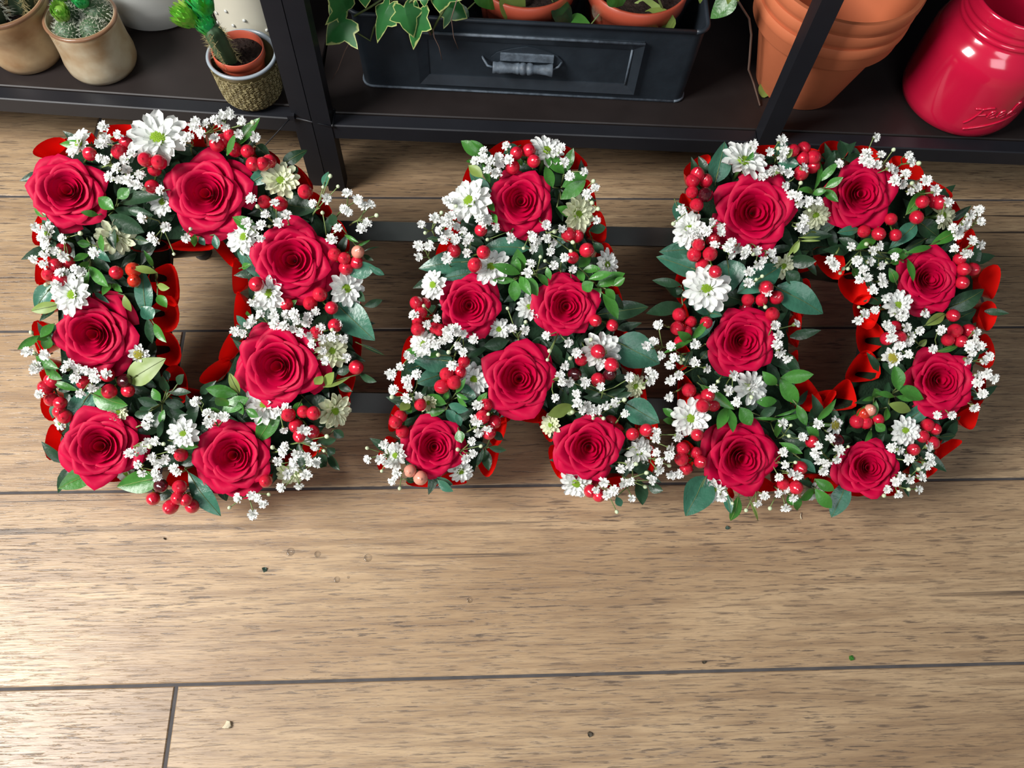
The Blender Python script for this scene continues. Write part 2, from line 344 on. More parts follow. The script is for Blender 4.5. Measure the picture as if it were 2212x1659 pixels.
# white pots behind
e = pot_outer('white_pot', [(.056, 0), (.061, .004), (.066, .03), (.072, .12), (.075, .17), (.072, .17), (.066, .1), (.055, .02), (.001, .015)], -.3847, .8834, SZ, M['white'], 'large plain matt white pot standing behind the cactus pots', 'pot')
e = pot_outer('cream_pot', [(.046, 0), (.05, .003), (.052, .03), (.057, .12), (.059, .16), (.056, .16), (.05, .1), (.045, .02), (.001, .015)], -.2515, .8390, SZ, M['cream'], 'cream pot with raised white dots behind the patterned olive pot', 'pot')
for k in range(26):
    w = -PI / 2 + rn.uniform(-1.4, 1.4); z = rn.uniform(.02, .15); rr = .0515 + z * .045
    me = mesh('dot', *(lambda mb: (mb.v, mb.f))(MB().lathe([(.0022, 0), (.002, .0006), (.0011, .0012), (.0001, .0014)], 10)), M['white'])
    obj('dot', me, e, mtx=Matrix.Translation((rr * math.cos(w), rr * math.sin(w), z)) @ basis((math.cos(w), math.sin(w), 0), 0, V3((0, 0, 1))).to_4x4())
# olive patterned pot
OX, OY = -.2505, .7258
h = .0589; prof = [(.025, 0), (.029, .002), (.0335, .010), (.0352, .024), (.0362, .040), (.0372, .0545), (.0380, .0570), (.0378, h), (.0355, h), (.0342, .054), (.0335, .03), (.028, .008), (.001, .006)]
e = pot_outer('patterned_pot', prof, OX, OY, SZ, M['olive'], 'olive glazed pot with raised leaf pattern and grey rim', 'pot')
MB().lathe([(.0381, h-.0022), (.0388, h-.0005), (.0375, h+.0012), (.0352, h+.0006), (.0343, h-.004)], 56, cap=False).build('rim', M['greyrim'], e)
MB().lathe([(.0374, .0490), (.0380, .0496), (.0378, .0503)], 56, cap=False).build('band', M['olive_hi'], e)
def radz(z):
    pts = prof[:8]
    for (r0, z0), (r1, z1) in zip(pts[:-1], pts[1:]):
        if z0 <= z <= z1: return r0 + (r1 - r0) * (z - z0) / max(1e-6, z1 - z0)
    return pts[-1][0]
tmpl = MB()
def motif(mb, w0, zc):
    def pt(dx, dz): z = max(.003, zc + dz); r = radz(z) + .0003; w = w0 + dx / .036; return V3((r * math.cos(w), r * math.sin(w), z))
    lob = [(-.0014, -.001), (-.0017, .002), (-.001, .0042), (0, .0049), (.001, .0042), (.0017, .002), (.0014, -.001)]
    mb.tube([pt(*q) for q in lob], .00055, 4); mb.tube([pt(0, -.001), pt(0, .003)], .0005, 4)
    for s in (-1, 1):
        for (ex, ez) in ((.0052, .0032), (.006, .0008), (.0052, -.0018)):
            mb.tube([pt(s*.0006, -.0022), pt(s*ex*.5, ez*.8 - .0004), pt(s*ex, ez)], .0008, 4, .0004)
for row in range(6):
    z = .0075 + row * .0078
    for j in range(18):
        w = 2 * PI * (j + .5 * (row % 2)) / 18
        mb = MB(); motif(mb, w, z); mb.build('leaf_relief', M['olive_hi'], e)
# small terracotta-coloured nursery pot inside
ip = pot_outer('nursery_pot', [(.017, 0), (.019, .001), (.0262, .047), (.0266, .0475), (.0280, .0478), (.0282, .0572), (.0276, .0578), (.0268, .0574), (.0262, .046), (.018, .003), (.001, .002)], OX - .0035, OY + .003, SZ + .0062, M['terra_pl'], 'small terracotta plastic nursery pot inside the patterned olive pot', 'pot')
soil(ip, .0258, .0485, 8)
mb = MB()
for k in range(60):
    a, q = rn.uniform(0, 2*PI), .023 * math.sqrt(rn.random()); p = V3((q*math.cos(a), q*math.sin(a), .049 + rn.uniform(0, .004)))
    if p.x < 0: continue
    s = rn.uniform(.0008, .0022); mb.add([p + V3((s*rn.uniform(-1,1), s*rn.uniform(-1,1), s*rn.uniform(-1,1))) for _ in range(4)], [(0,1,2),(0,2,3),(0,3,1),(1,3,2)])
tag(mb.build('soil_crumbs', M['soil'], ip, smooth=False), kind='stuff')
cb = at(497, 132, SZ + .054); ctp = at(452, 52, SZ + .112)
c = empty('cactus', cb); tag(c, 'leaning column cactus with three dyed green flowers in patterned pot', 'cactus')
cactus_column(c, V3((0, 0, -.006)), ctp - cb, .0105, 4, random.Random(9), M['cactus'], M['spine_b'], .008)
for q, (px, py, dz, r, mk) in enumerate(((447, 55, .106, .0105, 'straw'), (404, 38, .118, .0105, 'straw2'), (437, 12, .124, .012, 'straw'))):
    fp = at(px, py, SZ + dz) - cb
    straw_flower(c, fp, fp - (ctp - cb) * .62 + V3((0, -.004, .006)), r, r * 2.4, M[mk], 40 + q, .28 if q else .06)
# terracotta stack: three nested pots
def tpot(hgt=.118, rb=.0505, rt=.085):
    rimh = .030; rw = rb + (rt - .004 - rb) * (hgt - rimh) / hgt
    return [(rb*.97, 0), (rb, .0015), (rw, hgt-rimh), (rw + .001, hgt-rimh), (rt - .0045, hgt-rimh+.0006), (rt - .003, hgt-rimh+.003), (rt - .0016, hgt-.014), (rt - .0008, hgt-.0125), (rt, hgt-.0095), (rt + .0003, hgt-.002), (rt - .001, hgt), (rt - .0055, hgt), (rt - .0068, hgt-.003), (rb*.92, .012), (.001, .010)]
TX, TY = .4000, .7580
for k, wd_ in enumerate(('lowest, standing on the shelf', 'middle, gripped between the other two', 'topmost, open and empty')):
    o = MB().lathe(tpot(), 72).build('terracotta_pot', M['terra'], None, (TX + .001 * k, TY + .001 * (k % 2), SZ + .0162 * k))
    tag(o, 'terracotta pot of the nested stack, ' + wd_, 'pot', 'nested stack of terracotta pots'); autosmooth(o, 40)
# red mason jar vase
JX, JY = .5900, .7290
jh = .176
jp = [(.050, 0), (.057, .002), (.0625, .008), (.0655, .018), (.0665, .030), (.0665, .098), (.0655, .112), (.0615, .124), (.0555, .132), (.0520, .137), (.0505, .140), (.0518, .1425), (.0535, .1445), (.0520, .147), (.0510, .1485), (.0522, .151), (.0530, .153), (.0516, .156), (.0508, .158), (.0518, .160), (.0524, .1625), (.0512, .166), (.0508, .172), (.0500, jh), (.0475, jh), (.0465, .172), (.0470, .14), (.060, .11), (.060, .02), (.001, .012)]
jp = [(r * 1.06, z * .83) for r, z in jp]
e = empty('mason_jar_vase', (JX, JY, SZ)); tag(e, 'glossy red ceramic mason jar vase with raised script lettering', 'vase')
MB().lathe(jp, 72).build('body', M['jar'], e)
def jarpt(w, z, lift=.0004): return V3(((.0705 + lift) * math.cos(w), (.0705 + lift) * math.sin(w), z))
w0 = -PI / 2 - .36
def script(pts, r=.0011):     # pts: (arc metres, height metres) on the jar's front
    K = []
    for (a0_, z0_), (a1_, z1_), in zip(pts[:-1], pts[1:]):
        for q in range(4): K.append((a0_ + (a1_ - a0_) * q / 4, z0_ + (z1_ - z0_) * q / 4))
    K.append(pts[-1])
    for _ in range(2): K = [K[0]] + [((K[i-1][0] + 2*K[i][0] + K[i+1][0]) / 4, (K[i-1][1] + 2*K[i][1] + K[i+1][1]) / 4) for i in range(1, len(K) - 1)] + [K[-1]]
    return MB().tube([jarpt(w0 + a * 1.15 / .0705, z * .98 - .002) for a, z in K], r, 6).build('raised_letter', M['jar'], e)
script([(.001, .032), (.0045, .037), (.008, .046), (.010, .054), (.008, .0565), (.003, .0545)]); script([(.009, .055), (.0145, .0585), (.020, .0595)]); script([(.0072, .046), (.012, .0475), (.016, .049)])
for ex in (.0175, .0275): script([(ex, .0455), (ex + .005, .0495), (ex + .0065, .0535), (ex + .004, .055), (ex + .001, .051), (ex + .001, .0455), (ex + .004, .0435), (ex + .0085, .0465)])
script([(.0375, .0465), (.043, .054), (.0465, .062), (.0445, .0655), (.042, .061), (.0415, .050), (.0435, .0445), (.0475, .0465)])
script([(.004, .0235), (.012, .0275), (.024, .0325), (.038, .0375), (.052, .0445)], .0012)
# ================================================================ zinc planter with its plants
PA, PB = V3((-.125, .740, 0)), V3((.254, .719, 0)); pdir = (PB - PA).normalized(); pback = V3((-pdir.y, pdir.x, 0)); PL = (PB - PA).length
pe = empty('zinc_planter', (PA.x, PA.y, SZ)); pe.rotation_euler.z = math.atan2(pdir.y, pdir.x); tag(pe, 'dark zinc drawer-style planter box with panelled front and spool handle', 'planter')
H_, D_ = .102, .135
def rrect(x0, x1, y0, y1, r, z, n=5):
    out = []
    for cx_, cy_, a0_ in ((x1 - r, y0 + r, -90), (x1 - r, y1 - r, 0), (x0 + r, y1 - r, 90), (x0 + r, y0 + r, 180)):
        for i in range(n): a = R(a0_ + 90 * i / (n - 1)); out.append((cx_ + r * math.cos(a), cy_ + r * math.sin(a), z))
    return out
def loft(rings, cap0=True, cap1=False):
    vs = []; fs = []; n = len(rings[0])
    for r_ in rings: vs += r_
    for i in range(len(rings) - 1):
        for j in range(n): k = (j + 1) % n; fs.append((i*n+j, i*n+k, (i+1)*n+k, (i+1)*n+j))
    if cap0: fs.append(tuple(range(n - 1, -1, -1)))
    if cap1: fs.append(tuple((len(rings) - 1) * n + j for j in range(n)))
    return vs, fs
fl_ = .004
vs, fs = loft([rrect(0, PL, 0, D_, .012, 0), rrect(-fl_, PL + fl_, -fl_ * .3, D_ + fl_, .014, H_), rrect(-fl_ + .002, PL + fl_ - .002, .0015, D_ + fl_ - .002, .013, H_), rrect(.003, PL - .003, .003, D_ - .003, .011, .004), rrect(.01, PL - .01, .01, D_ - .01, .008, .003)], True, True)
o = obj('body', mesh('body', vs, fs, M['zinc']), pe); autosmooth(o, 40)
rimpts = rrect(-fl_ - .001, PL + fl_ + .001, -fl_ * .3 - .001, D_ + fl_ + .001, .014, H_ + .001, 7)
MB().tube(rimpts + [rimpts[0]], .0027, 8).build('rolled_rim', M['zinc'], pe)
bs = rrect(-.0005, PL + .0005, -.0005, D_, .012, .002, 6); MB().tube(bs + [bs[0]], .0016, 6).build('bottom_seam', M['zinc_w'], pe)
# raised frame of the drawer front: four mitred mouldings
fx0, fx1, fz0, fz1, fw = .068, .318, .014, .086, .011
def moulding(a, b_, c, d, mt):      # outer a->b, inner d->c (x,z), sloping up to the outside
    yy = lambda z: -fl_ * .3 * z / H_
    O = lambda p, y: (p[0], yy(p[1]) - y, p[1])
    vs = [O(a, 0), O(b_, 0), O(a, .006), O(b_, .006), O(c, .0012), O(d, .0012), O(c, 0), O(d, 0)]
    return MB().add(vs, [(0, 1, 3, 2), (2, 3, 4, 5), (5, 4, 6, 7), (0, 2, 5, 7), (1, 6, 4, 3)]).build('panel_moulding', mt, pe, smooth=False)
A_, B_, C_, D2_ = (fx0, fz0), (fx1, fz0), (fx1, fz1), (fx0, fz1); a_, b_, c_, d_ = (fx0 + fw, fz0 + fw), (fx1 - fw, fz0 + fw), (fx1 - fw, fz1 - fw), (fx0 + fw, fz1 - fw)
moulding(A_, B_, b_, a_, M['zinc']); moulding(B_, C_, c_, b_, M['zinc']); moulding(C_, D2_, d_, c_, M['zinc']); moulding(D2_, A_, a_, d_, M['zinc'])
MB().tube([(fx0 + .006, -.0062, fz1 + .001), (fx1, -.0062, fz1 + .001)], .0018, 6).build('worn_edge', M['zinc_w'], pe); MB().tube([(fx1 - fw - .001, -.0022, fz0 + fw), (fx1 - fw - .001, -.0022, fz1 - fw)], .0013, 6).build('worn_edge', M['zinc_w'], pe)
# spool handle on an oval backplate
hx, hz = (fx0 + fx1) / 2 - .003, (fz0 + fz1) / 2
bp_ = [(hx + .044 * math.cos(a) * (1 if abs(math.cos(a)) < .8 else .93), -.0014 - .0004, hz + .003 + .019 * math.sin(a) * (1 - .35 * abs(math.cos(a)))) for a in [2 * PI * i / 28 for i in range(28)]]
MB().add(bp_ + [(x, y - .0012, z) for x, y, z in bp_], [tuple(range(28, 56))] + [(i, (i + 1) % 28, 28 + (i + 1) % 28, 28 + i) for i in range(28)]).build('backplate', M['zinc'], pe, smooth=False)
sp_ = [(.0062, -.036), (.0066, -.034), (.0062, -.032), (.0060, -.031), (.0068, -.028), (.0058, -.020), (.0052, -.014), (.0062, -.008), (.0066, -.007), (.0056, -.0055), (.0066, -.004), (.0072, -.0015), (.0066, .0012), (.0054, .0022), (.0066, .0034), (.0072, .006), (.0066, .0085), (.0054, .0096), (.0050, .015), (.0058, .024), (.0076, .031), (.0072, .032)]
MB().lathe(sp_, 16).build('spool_handle', M['zinc_w'], pe, mtx=Matrix.Translation((hx - .002, -.0095, hz - .003)) @ Matrix.Rotation(PI / 2, 4, 'Y'))
MB().tube([(hx - .037, -.0095, hz - .003), (hx - .044, -.009, hz - .001), (hx - .049, -.004, hz + .004), (hx - .050, -.001, hz + .004)], .0014, 6).build('handle_wire', M['zinc_w'], pe)
MB().tube([(hx + .029, -.0095, hz - .003), (hx + .036, -.008, hz + .001), (hx + .040, -.002, hz + .003)], .0014, 6).build('handle_wire', M['zinc_w'], pe)
MB().box(hx - .03, hx + .03, -.006, -.0018, hz + .004, hz + .013).build('handle_mount', M['zinc_w'], pe, smooth=False)
PM = Matrix.Translation((PA.x, PA.y, SZ)) @ Matrix.Rotation(math.atan2(pdir.y, pdir.x), 4, 'Z')
def PW_(x, y, z): return PM @ V3((x, y, z))
# nursery pots standing in it, the right one in a clear sleeve
for (x, r, lab) in ((.055, .050, 'dark nursery pot of the ivy inside the zinc planter'), (.185, .056, 'terracotta nursery pot in the middle of the zinc planter'), (.310, .056, 'terracotta nursery pot in clear wrap inside the zinc planter')):
    p = PW_(x, .068, .0045)
    e = pot_outer('plant_pot', [(r * .7, 0), (r * .72, .002), (r * .95, .085), (r * 1.0, .086), (r * 1.02, .104), (r * .97, .105), (r * .94, .095), (r * .7, .01), (.001, .008)], p.x, p.y, p.z, M['plastic' if x < .1 else 'terra_pl'], lab, 'pot', 'nursery pots inside the planter')
    soil(e, r * .93, .094, int(x * 1000))
clear = bpy.data.materials.new('clear_cellophane'); clear.use_nodes = True; nt = clear.node_tree
g_ = nt.nodes.new('ShaderNodeBsdfGlossy'); g_.inputs['Roughness'].default_value = .12; t_ = nt.nodes.new('ShaderNodeBsdfTransparent'); mx_ = nt.nodes.new('ShaderNodeMixShader'); fr_ = nt.nodes.new('ShaderNodeLayerWeight'); fr_.inputs[0].default_value = .12
nt.links.new(fr_.outputs['Facing'], mx_.inputs[0]); nt.links.new(t_.outputs[0], mx_.inputs[1]); nt.links.new(g_.outputs[0], mx_.inputs[2]); nt.links.new(mx_.outputs[0], nt.nodes['Material Output'].inputs[0])
for (x, lab) in ((.185, 'clear plastic plant sleeve round the middle terracotta nursery pot'), (.310, 'clear plastic plant sleeve at the end of the planter away from the ivy')):
    p = PW_(x, .068, .05); mb = MB(); rnn = random.Random(int(x * 1000)); rings = []
    for i in range(6):
        z = .02 * i; rings.append([((.0585 + .0015 * i + .0012 * math.sin(5 * a + i)) * math.cos(a), (.0585 + .0012 * i + .0012 * math.sin(5 * a + i)) * math.sin(a), z) for a in [2 * PI * j / 48 for j in range(48)]])
    vs, fs = loft(rings, False); o = obj('plant_sleeve', mesh('plant_sleeve', vs, fs, clear), None, p); tag(o, lab, 'plastic sleeve', 'clear sleeves in the planter')
# leaves -------------------------------------------------------------------------------
def leaf_mesh(base, tip, width, nrm, kind='ovate', arch=.12, fold=.18, curl=0, material=None, seg=8, twist=0, name='leaf', vary=0):
    """blade in coordinates relative to base; nrm = side the upper face looks to"""
    ax = tip - base; ln = ax.length; d = ax.normalized(); s = d.cross(nrm)
    s = s.normalized() if s.length > 1e-6 else d.orthogonal().normalized(); up = s.cross(d)
    vs = []; fs = []; cols = (-1, -.5, 0, .5, 1)
    for i in range(seg + 1):
        t = i / seg
        if kind == 'ovate': w = math.sin(PI * min(1, (t * .96 + .02)) ** .78) ** .85 * (1 - .25 * t)
        elif kind == 'lance': w = math.sin(PI * (t * .97 + .015)) ** .9
        else: w = math.sin(PI * (t * .96 + .02) ** 1.25) ** .7
        w = max(.02, w) * width * .5
        if t > .97: w *= .25
        for c in cols:
            tw = twist * (t - .3)
            z = ln * arch * math.sin(PI * t) - ln * curl * t * t - fold * w * (1 - abs(c)) * .9
            vs.append(d * (ln * t) + s * (w * c * math.cos(tw)) + up * (z + w * c * math.sin(tw) + .04 * w * math.sin(9 * t + 4 * c + vary)))
    n = len(cols)
    for i in range(seg):
        for j in range(n - 1): fs.append((i*n+j, i*n+j+1, (i+1)*n+j+1, (i+1)*n+j))
    return mesh(name, vs, fs, material)
# ivy
def ivy_mat():
    Mt = mat('variegated_ivy', srgb(52, 120, 60), .38, .2, 80, .5, transl=.2); nt = Mt.node_tree; N = nt.nodes; L = nt.links
    at_ = N.new('ShaderNodeAttribute'); at_.attribute_name = 'edge'; nz = N.new('ShaderNodeTexNoise'); nz.inputs['Scale'].default_value = 130; tc = N.new('ShaderNodeTexCoord'); L.new(tc.outputs['Object'], nz.inputs['Vector'])
    ad = N.new('ShaderNodeMath'); ad.operation = 'ADD'; L.new(at_.outputs['Fac'], ad.inputs[0]); mm = N.new('ShaderNodeMath'); mm.operation = 'MULTIPLY'; mm.inputs[1].default_value = .5; L.new(nz.outputs['Fac'], mm.inputs[0]); L.new(mm.outputs[0], ad.inputs[1])
    rp = N.new('ShaderNodeMapRange'); rp.inputs[1].default_value = .98; rp.inputs[2].default_value = 1.08; L.new(ad.outputs[0], rp.inputs[0])
    mx = N.new('ShaderNodeMix'); mx.data_type = 'RGBA'; mx.inputs[7].default_value = srgb(196, 208, 130); b = N['Principled BSDF']; src = b.inputs['Base Color'].links[0].from_socket
    L.new(src, mx.inputs[6]); L.new(rp.outputs[0], mx.inputs[0]); L.new(mx.outputs[2], b.inputs['Base Color'])
    for n in N:
        if n.type == 'BSDF_TRANSLUCENT': L.new(mx.outputs[2], n.inputs[0])
    return Mt
M['ivy'] = ivy_mat(); M['root'] = mat('brown_stem', srgb(120, 96, 84), .6, .2)
def ivy_leaf(parent, org, base, tip, width, nrm, fold=.25):
    ax = tip - base; ln = ax.length; d = ax.normalized(); s = d.cross(nrm).normalized(); up = s.cross(d)
    # outline in (along, across) unit coords, 5 lobes
    half = [(0, 0), (-.10, .12), (-.16, .30), (-.05, .42), (.10, .40), (.22, .62), (.30, .72), (.38, .55), (.42, .36), (.60, .30), (.80, .16), (1.0, 0)]
    out = half + [(a, -c) for a, c in half[-2:0:-1]]
    K = len(out); vs = []; edge = []
    for k, sc in enumerate((0, .4, .72, .9, 1.0)):
        for a, c in out:
            aa = .22 + (a - .22) * sc; cc = c * sc
            z = -fold * abs(cc) * width + .12 * ln * math.sin(PI * max(0, min(1, aa)))
            vs.append(base - org + d * (aa * ln) + s * (cc * width) + up * z); edge.append((0, .25, .5, .74, 1.0)[k])
    fs = [(r_*K+j, r_*K+(j+1) % K, (r_+1)*K+(j+1) % K, (r_+1)*K+j) for r_ in range(4) for j in range(K)]
    me = mesh('leaf', vs, fs, M['ivy']); at2 = me.attributes.new('edge', 'FLOAT', 'POINT'); at2.data.foreach_set('value', edge)
    return obj('leaf', me, parent)
iv_org = PW_(.055, .06, .1); iv = empty('ivy_plant', iv_org); tag(iv, 'variegated ivy trailing over the corner of the zinc planter', 'ivy')
cam_n = -CF
for (bx, by, tx, ty, w, Y, tl) in ((748, 40, 704, 98, .040, .712, .3), (752, 22, 700, -32, .038, .720, .2), (842, 8, 815, 94, .022, .716, .6), (872, 14, 894, 82, .026, .708, .2), (906, 20, 893, 108, .024, .712, .5), (952, -20, 949, 28, .030, .715, .1), (785, -25, 790, 18, .02, .72, .1), (915, -10, 917, 16, .012, .713, .2), (965, 12, 1010, 40, .030, .735, .2), (830, -45, 838, -2, .03, .72, .1)):
    b_, t_ = atY(bx, by, Y), atY(tx, ty, Y - .006); ivy_leaf(iv, iv_org, b_, t_, w, (cam_n + V3((-.3, -.2, .5)) * tl).normalized(), .3)
for pts, Y, r in (([(748, 40), (770, 70), (800, 88), (808, 60), (830, 25), (850, -5)], .725, .0011), ([(872, 14), (905, -10)], .712, .0012), ([(906, 20), (922, 60), (930, 75)], .714, .0014), ([(930, 75), (945, 45), (960, 20), (990, -15)], .716, .0013), ([(765, 35), (800, 15), (830, -5)], .728, .0012)):
    MB().tube([atY(x, y, Y) - iv_org for x, y in pts], r, 6).build('stem', M['stem'] if r < .0014 else M['root'], iv)
for pts in ([(935, 62), (938, 80), (948, 100), (955, 130)], [(988, -5), (975, 40), (980, 80), (990, 106)], [(757, 88), (745, 110), (730, 150), (718, 170)]):
    MB().tube([atY(x, y, .706) - iv_org for x, y in pts], .0006, 5, .0004).build('aerial_root', M['root'], iv)
# broad leaved plants
def broad(name, label, org, leaves, cat='plant'):
    e = empty(name, org); tag(e, label, cat)
    for (bx, by, tx, ty, w, Y, mk) in leaves:
        b_, t_ = atY(bx, by, Y), atY(tx, ty, Y - .004); o = obj('leaf', leaf_mesh(b_, t_, w, (cam_n + V3((0, 0, .3))).normalized(), 'ovate', .08, .12, material=M[mk], seg=9), e); o.location = b_ - org
        MB().tube([b_ - org, V3((0, 0, 0)) + V3((0, 0, .0)) * 0 + (b_ - org) * .4 + V3((0, 0, .02)), V3((0, 0, -.005))], .0008, 5).build('leaf_stalk', M['stem'], e)
    return e
broad('pot_plant', 'broad-leaved green plant in the middle of the zinc planter', PW_(.185, .068, .1), ((1095, -30, 1118, 62, .034, .756, 'yg'), (1040, -60, 1075, 20, .05, .760, 'green'), (1010, 20, 975, 52, .03, .757, 'dark'), (1195, 5, 1235, 62, .03, .754, 'dark')))
broad('pot_plant', 'broad-leaved green plant under clear wrap in the zinc planter', PW_(.310, .068, .1), ((1275, 55, 1208, 66, .034, .750, 'green'), (1432, 18, 1412, 78, .042, .750, 'yg'), (1430, 20, 1335, 72, .045, .755, 'yg'), (1330, -30, 1345, 12, .04, .745, 'green'), (1590, -10, 1535, 40, .026, .728, 'green'), (1515, -25, 1512, 8, .008, .72, 'yg'), (1578, -20, 1572, 10, .008, .72, 'yg'), (1590, -20, 1595, 4, .008, .72, 'yg')))
tw = MB().tube([atY(x, y, .735) for x, y in ((1588, -8), (1602, 15), (1618, 40), (1623, 75), (1619, 130), (1617, 150))] + [at(1628, 180, .126), at(1642, 228, SZ + .0015)], .0014, 6, .0011)
tag(tw.build('dry_twig', M['root']), 'bare brown twig bending down between planter and terracotta pots', 'twig')
lf = at(1648, 210, SZ + .002); o = obj('fallen_leaf', leaf_mesh(V3((0, 0, 0)), at(1655, 172, SZ + .006) - lf, .018, V3((0, -.4, 1)), 'ovate', .1, .2, material=M['yg']), None, lf); tag(o, 'small pale green leaf lying beside the terracotta pots', 'leaf')
# ================================================================ letter frame, letters, ribbon
ZR = {'a': (0, 220, 3.6065), 'b': (400, 220, 3.6065), 'c': (0, 640, 3.3857), 'd': (400, 640, 3.3857), 'e': (800, 260, 3.4563), 'f': (780, 680, 3.3515), 'g': (1380, 260, 3.6065), 'h': (1740, 260, 3.6065), 'i': (1380, 680, 3.6857), 'j': (1740, 680, 3.6870)}
def zp(r, x, y): ox, oy, s = ZR[r]; return (ox + x / s, oy + y / s)
PXM = 2270.0
LETTERS = {
 'D1': ([(108, 335), (250, 292), (500, 300), (640, 372), (735, 480), (770, 600), (775, 760), (735, 900), (640, 1000), (500, 1048), (270, 1060), (150, 1040), (118, 700)], [[(345, 520), (490, 520), (545, 590), (550, 700), (505, 800), (430, 862), (370, 850), (335, 700)]]),
 'A': ([(1062, 340), (1100, 318), (1195, 322), (1250, 370), (1300, 560), (1350, 740), (1400, 960), (1385, 1050), (1220, 1045), (1165, 890), (1080, 885), (1040, 1045), (880, 1050), (840, 990), (890, 740), (960, 560), (1010, 400)], []),
 'D2': ([(1480, 385), (1570, 335), (1800, 335), (1920, 360), (2035, 450), (2105, 600), (2105, 800), (2045, 950), (1930, 1050), (1540, 1068), (1475, 1000), (1455, 700)], [[(1715, 560), (1790, 545), (1870, 620), (1895, 720), (1880, 800), (1820, 870), (1720, 905), (1690, 850), (1690, 700)]])}
LNAME = {'D1': 'cactus-side D', 'A': 'A', 'D2': 'jar-side D'}
def poly_uv(px, n=.03): return [uv(P(x, y, n)) for x, y in px]
def resample(poly, step):
    pts = []; K = len(poly); L_ = 0
    seg = [(V3((*poly[i], 0)), V3((*poly[(i + 1) % K], 0))) for i in range(K)]; tot = sum((b - a).length for a, b in seg); n = max(6, round(tot / step)); acc = 0; si = 0
    for k in range(n):
        t = tot * k / n
        while acc + (seg[si][1] - seg[si][0]).length < t: acc += (seg[si][1] - seg[si][0]).length; si += 1
        a, b = seg[si]; d = (b - a).normalized(); pts.append((a + d * (t - acc), d))
    return pts
def inside(p, poly):
    c = False; n = len(poly)
    for i in range(n):
        (x0, y0), (x1, y1) = poly[i], poly[(i + 1) % n]
        if (y0 > p[1]) != (y1 > p[1]) and p[0] < (x1 - x0) * (p[1] - y0) / (y1 - y0) + x0: c = not c
    return c
def area2(poly): return sum(poly[i][0] * poly[(i + 1) % len(poly)][1] - poly[(i + 1) % len(poly)][0] * poly[i][1] for i in range(len(poly)))
def slab(outer, holes, n0, n1, name, mt, parent, org):
    loops = [outer] + holes; tris = geometry.tessellate_polygon([[V3((x, y, 0)) for x, y in l] for l in loops]); flat = [p for l in loops for p in l]; K = len(flat)
    vs = [L2W(u, v, n0) - org for u, v in flat] + [L2W(u, v, n1) - org for u, v in flat]
    fs = [tuple(t) for t in tris] + [tuple(i + K for i in reversed(t)) for t in tris]; o_ = 0
    for l in loops:
        k = len(l)
        for i in range(k): j = (i + 1) % k; fs.append((o_ + i, o_ + j, o_ + j + K, o_ + i + K))
        o_ += k
    ob = obj(name, mesh(name, vs, fs, mt, False), parent)
    bm = bmesh.new(); bm.from_mesh(ob.data); bmesh.ops.recalc_face_normals(bm, faces=bm.faces); bm.to_mesh(ob.data); bm.free(); return ob
def shrink(poly, d):
    s = 1 if area2(poly) > 0 else -1; n = len(poly); out = []
    for i in range(n):
        p0, p1, p2 = V3((*poly[i-1], 0)), V3((*poly[i], 0)), V3((*poly[(i+1) % n], 0)); e1 = (p1 - p0).normalized(); e2 = (p2 - p1).normalized(); nn = V3((-(e1.y + e2.y), e1.x + e2.x, 0)).normalized() * s
        out.append(((p1 + nn * d).x, (p1 + nn * d).y))
    return out
LPOLY = {}
rnd = random.Random(77)
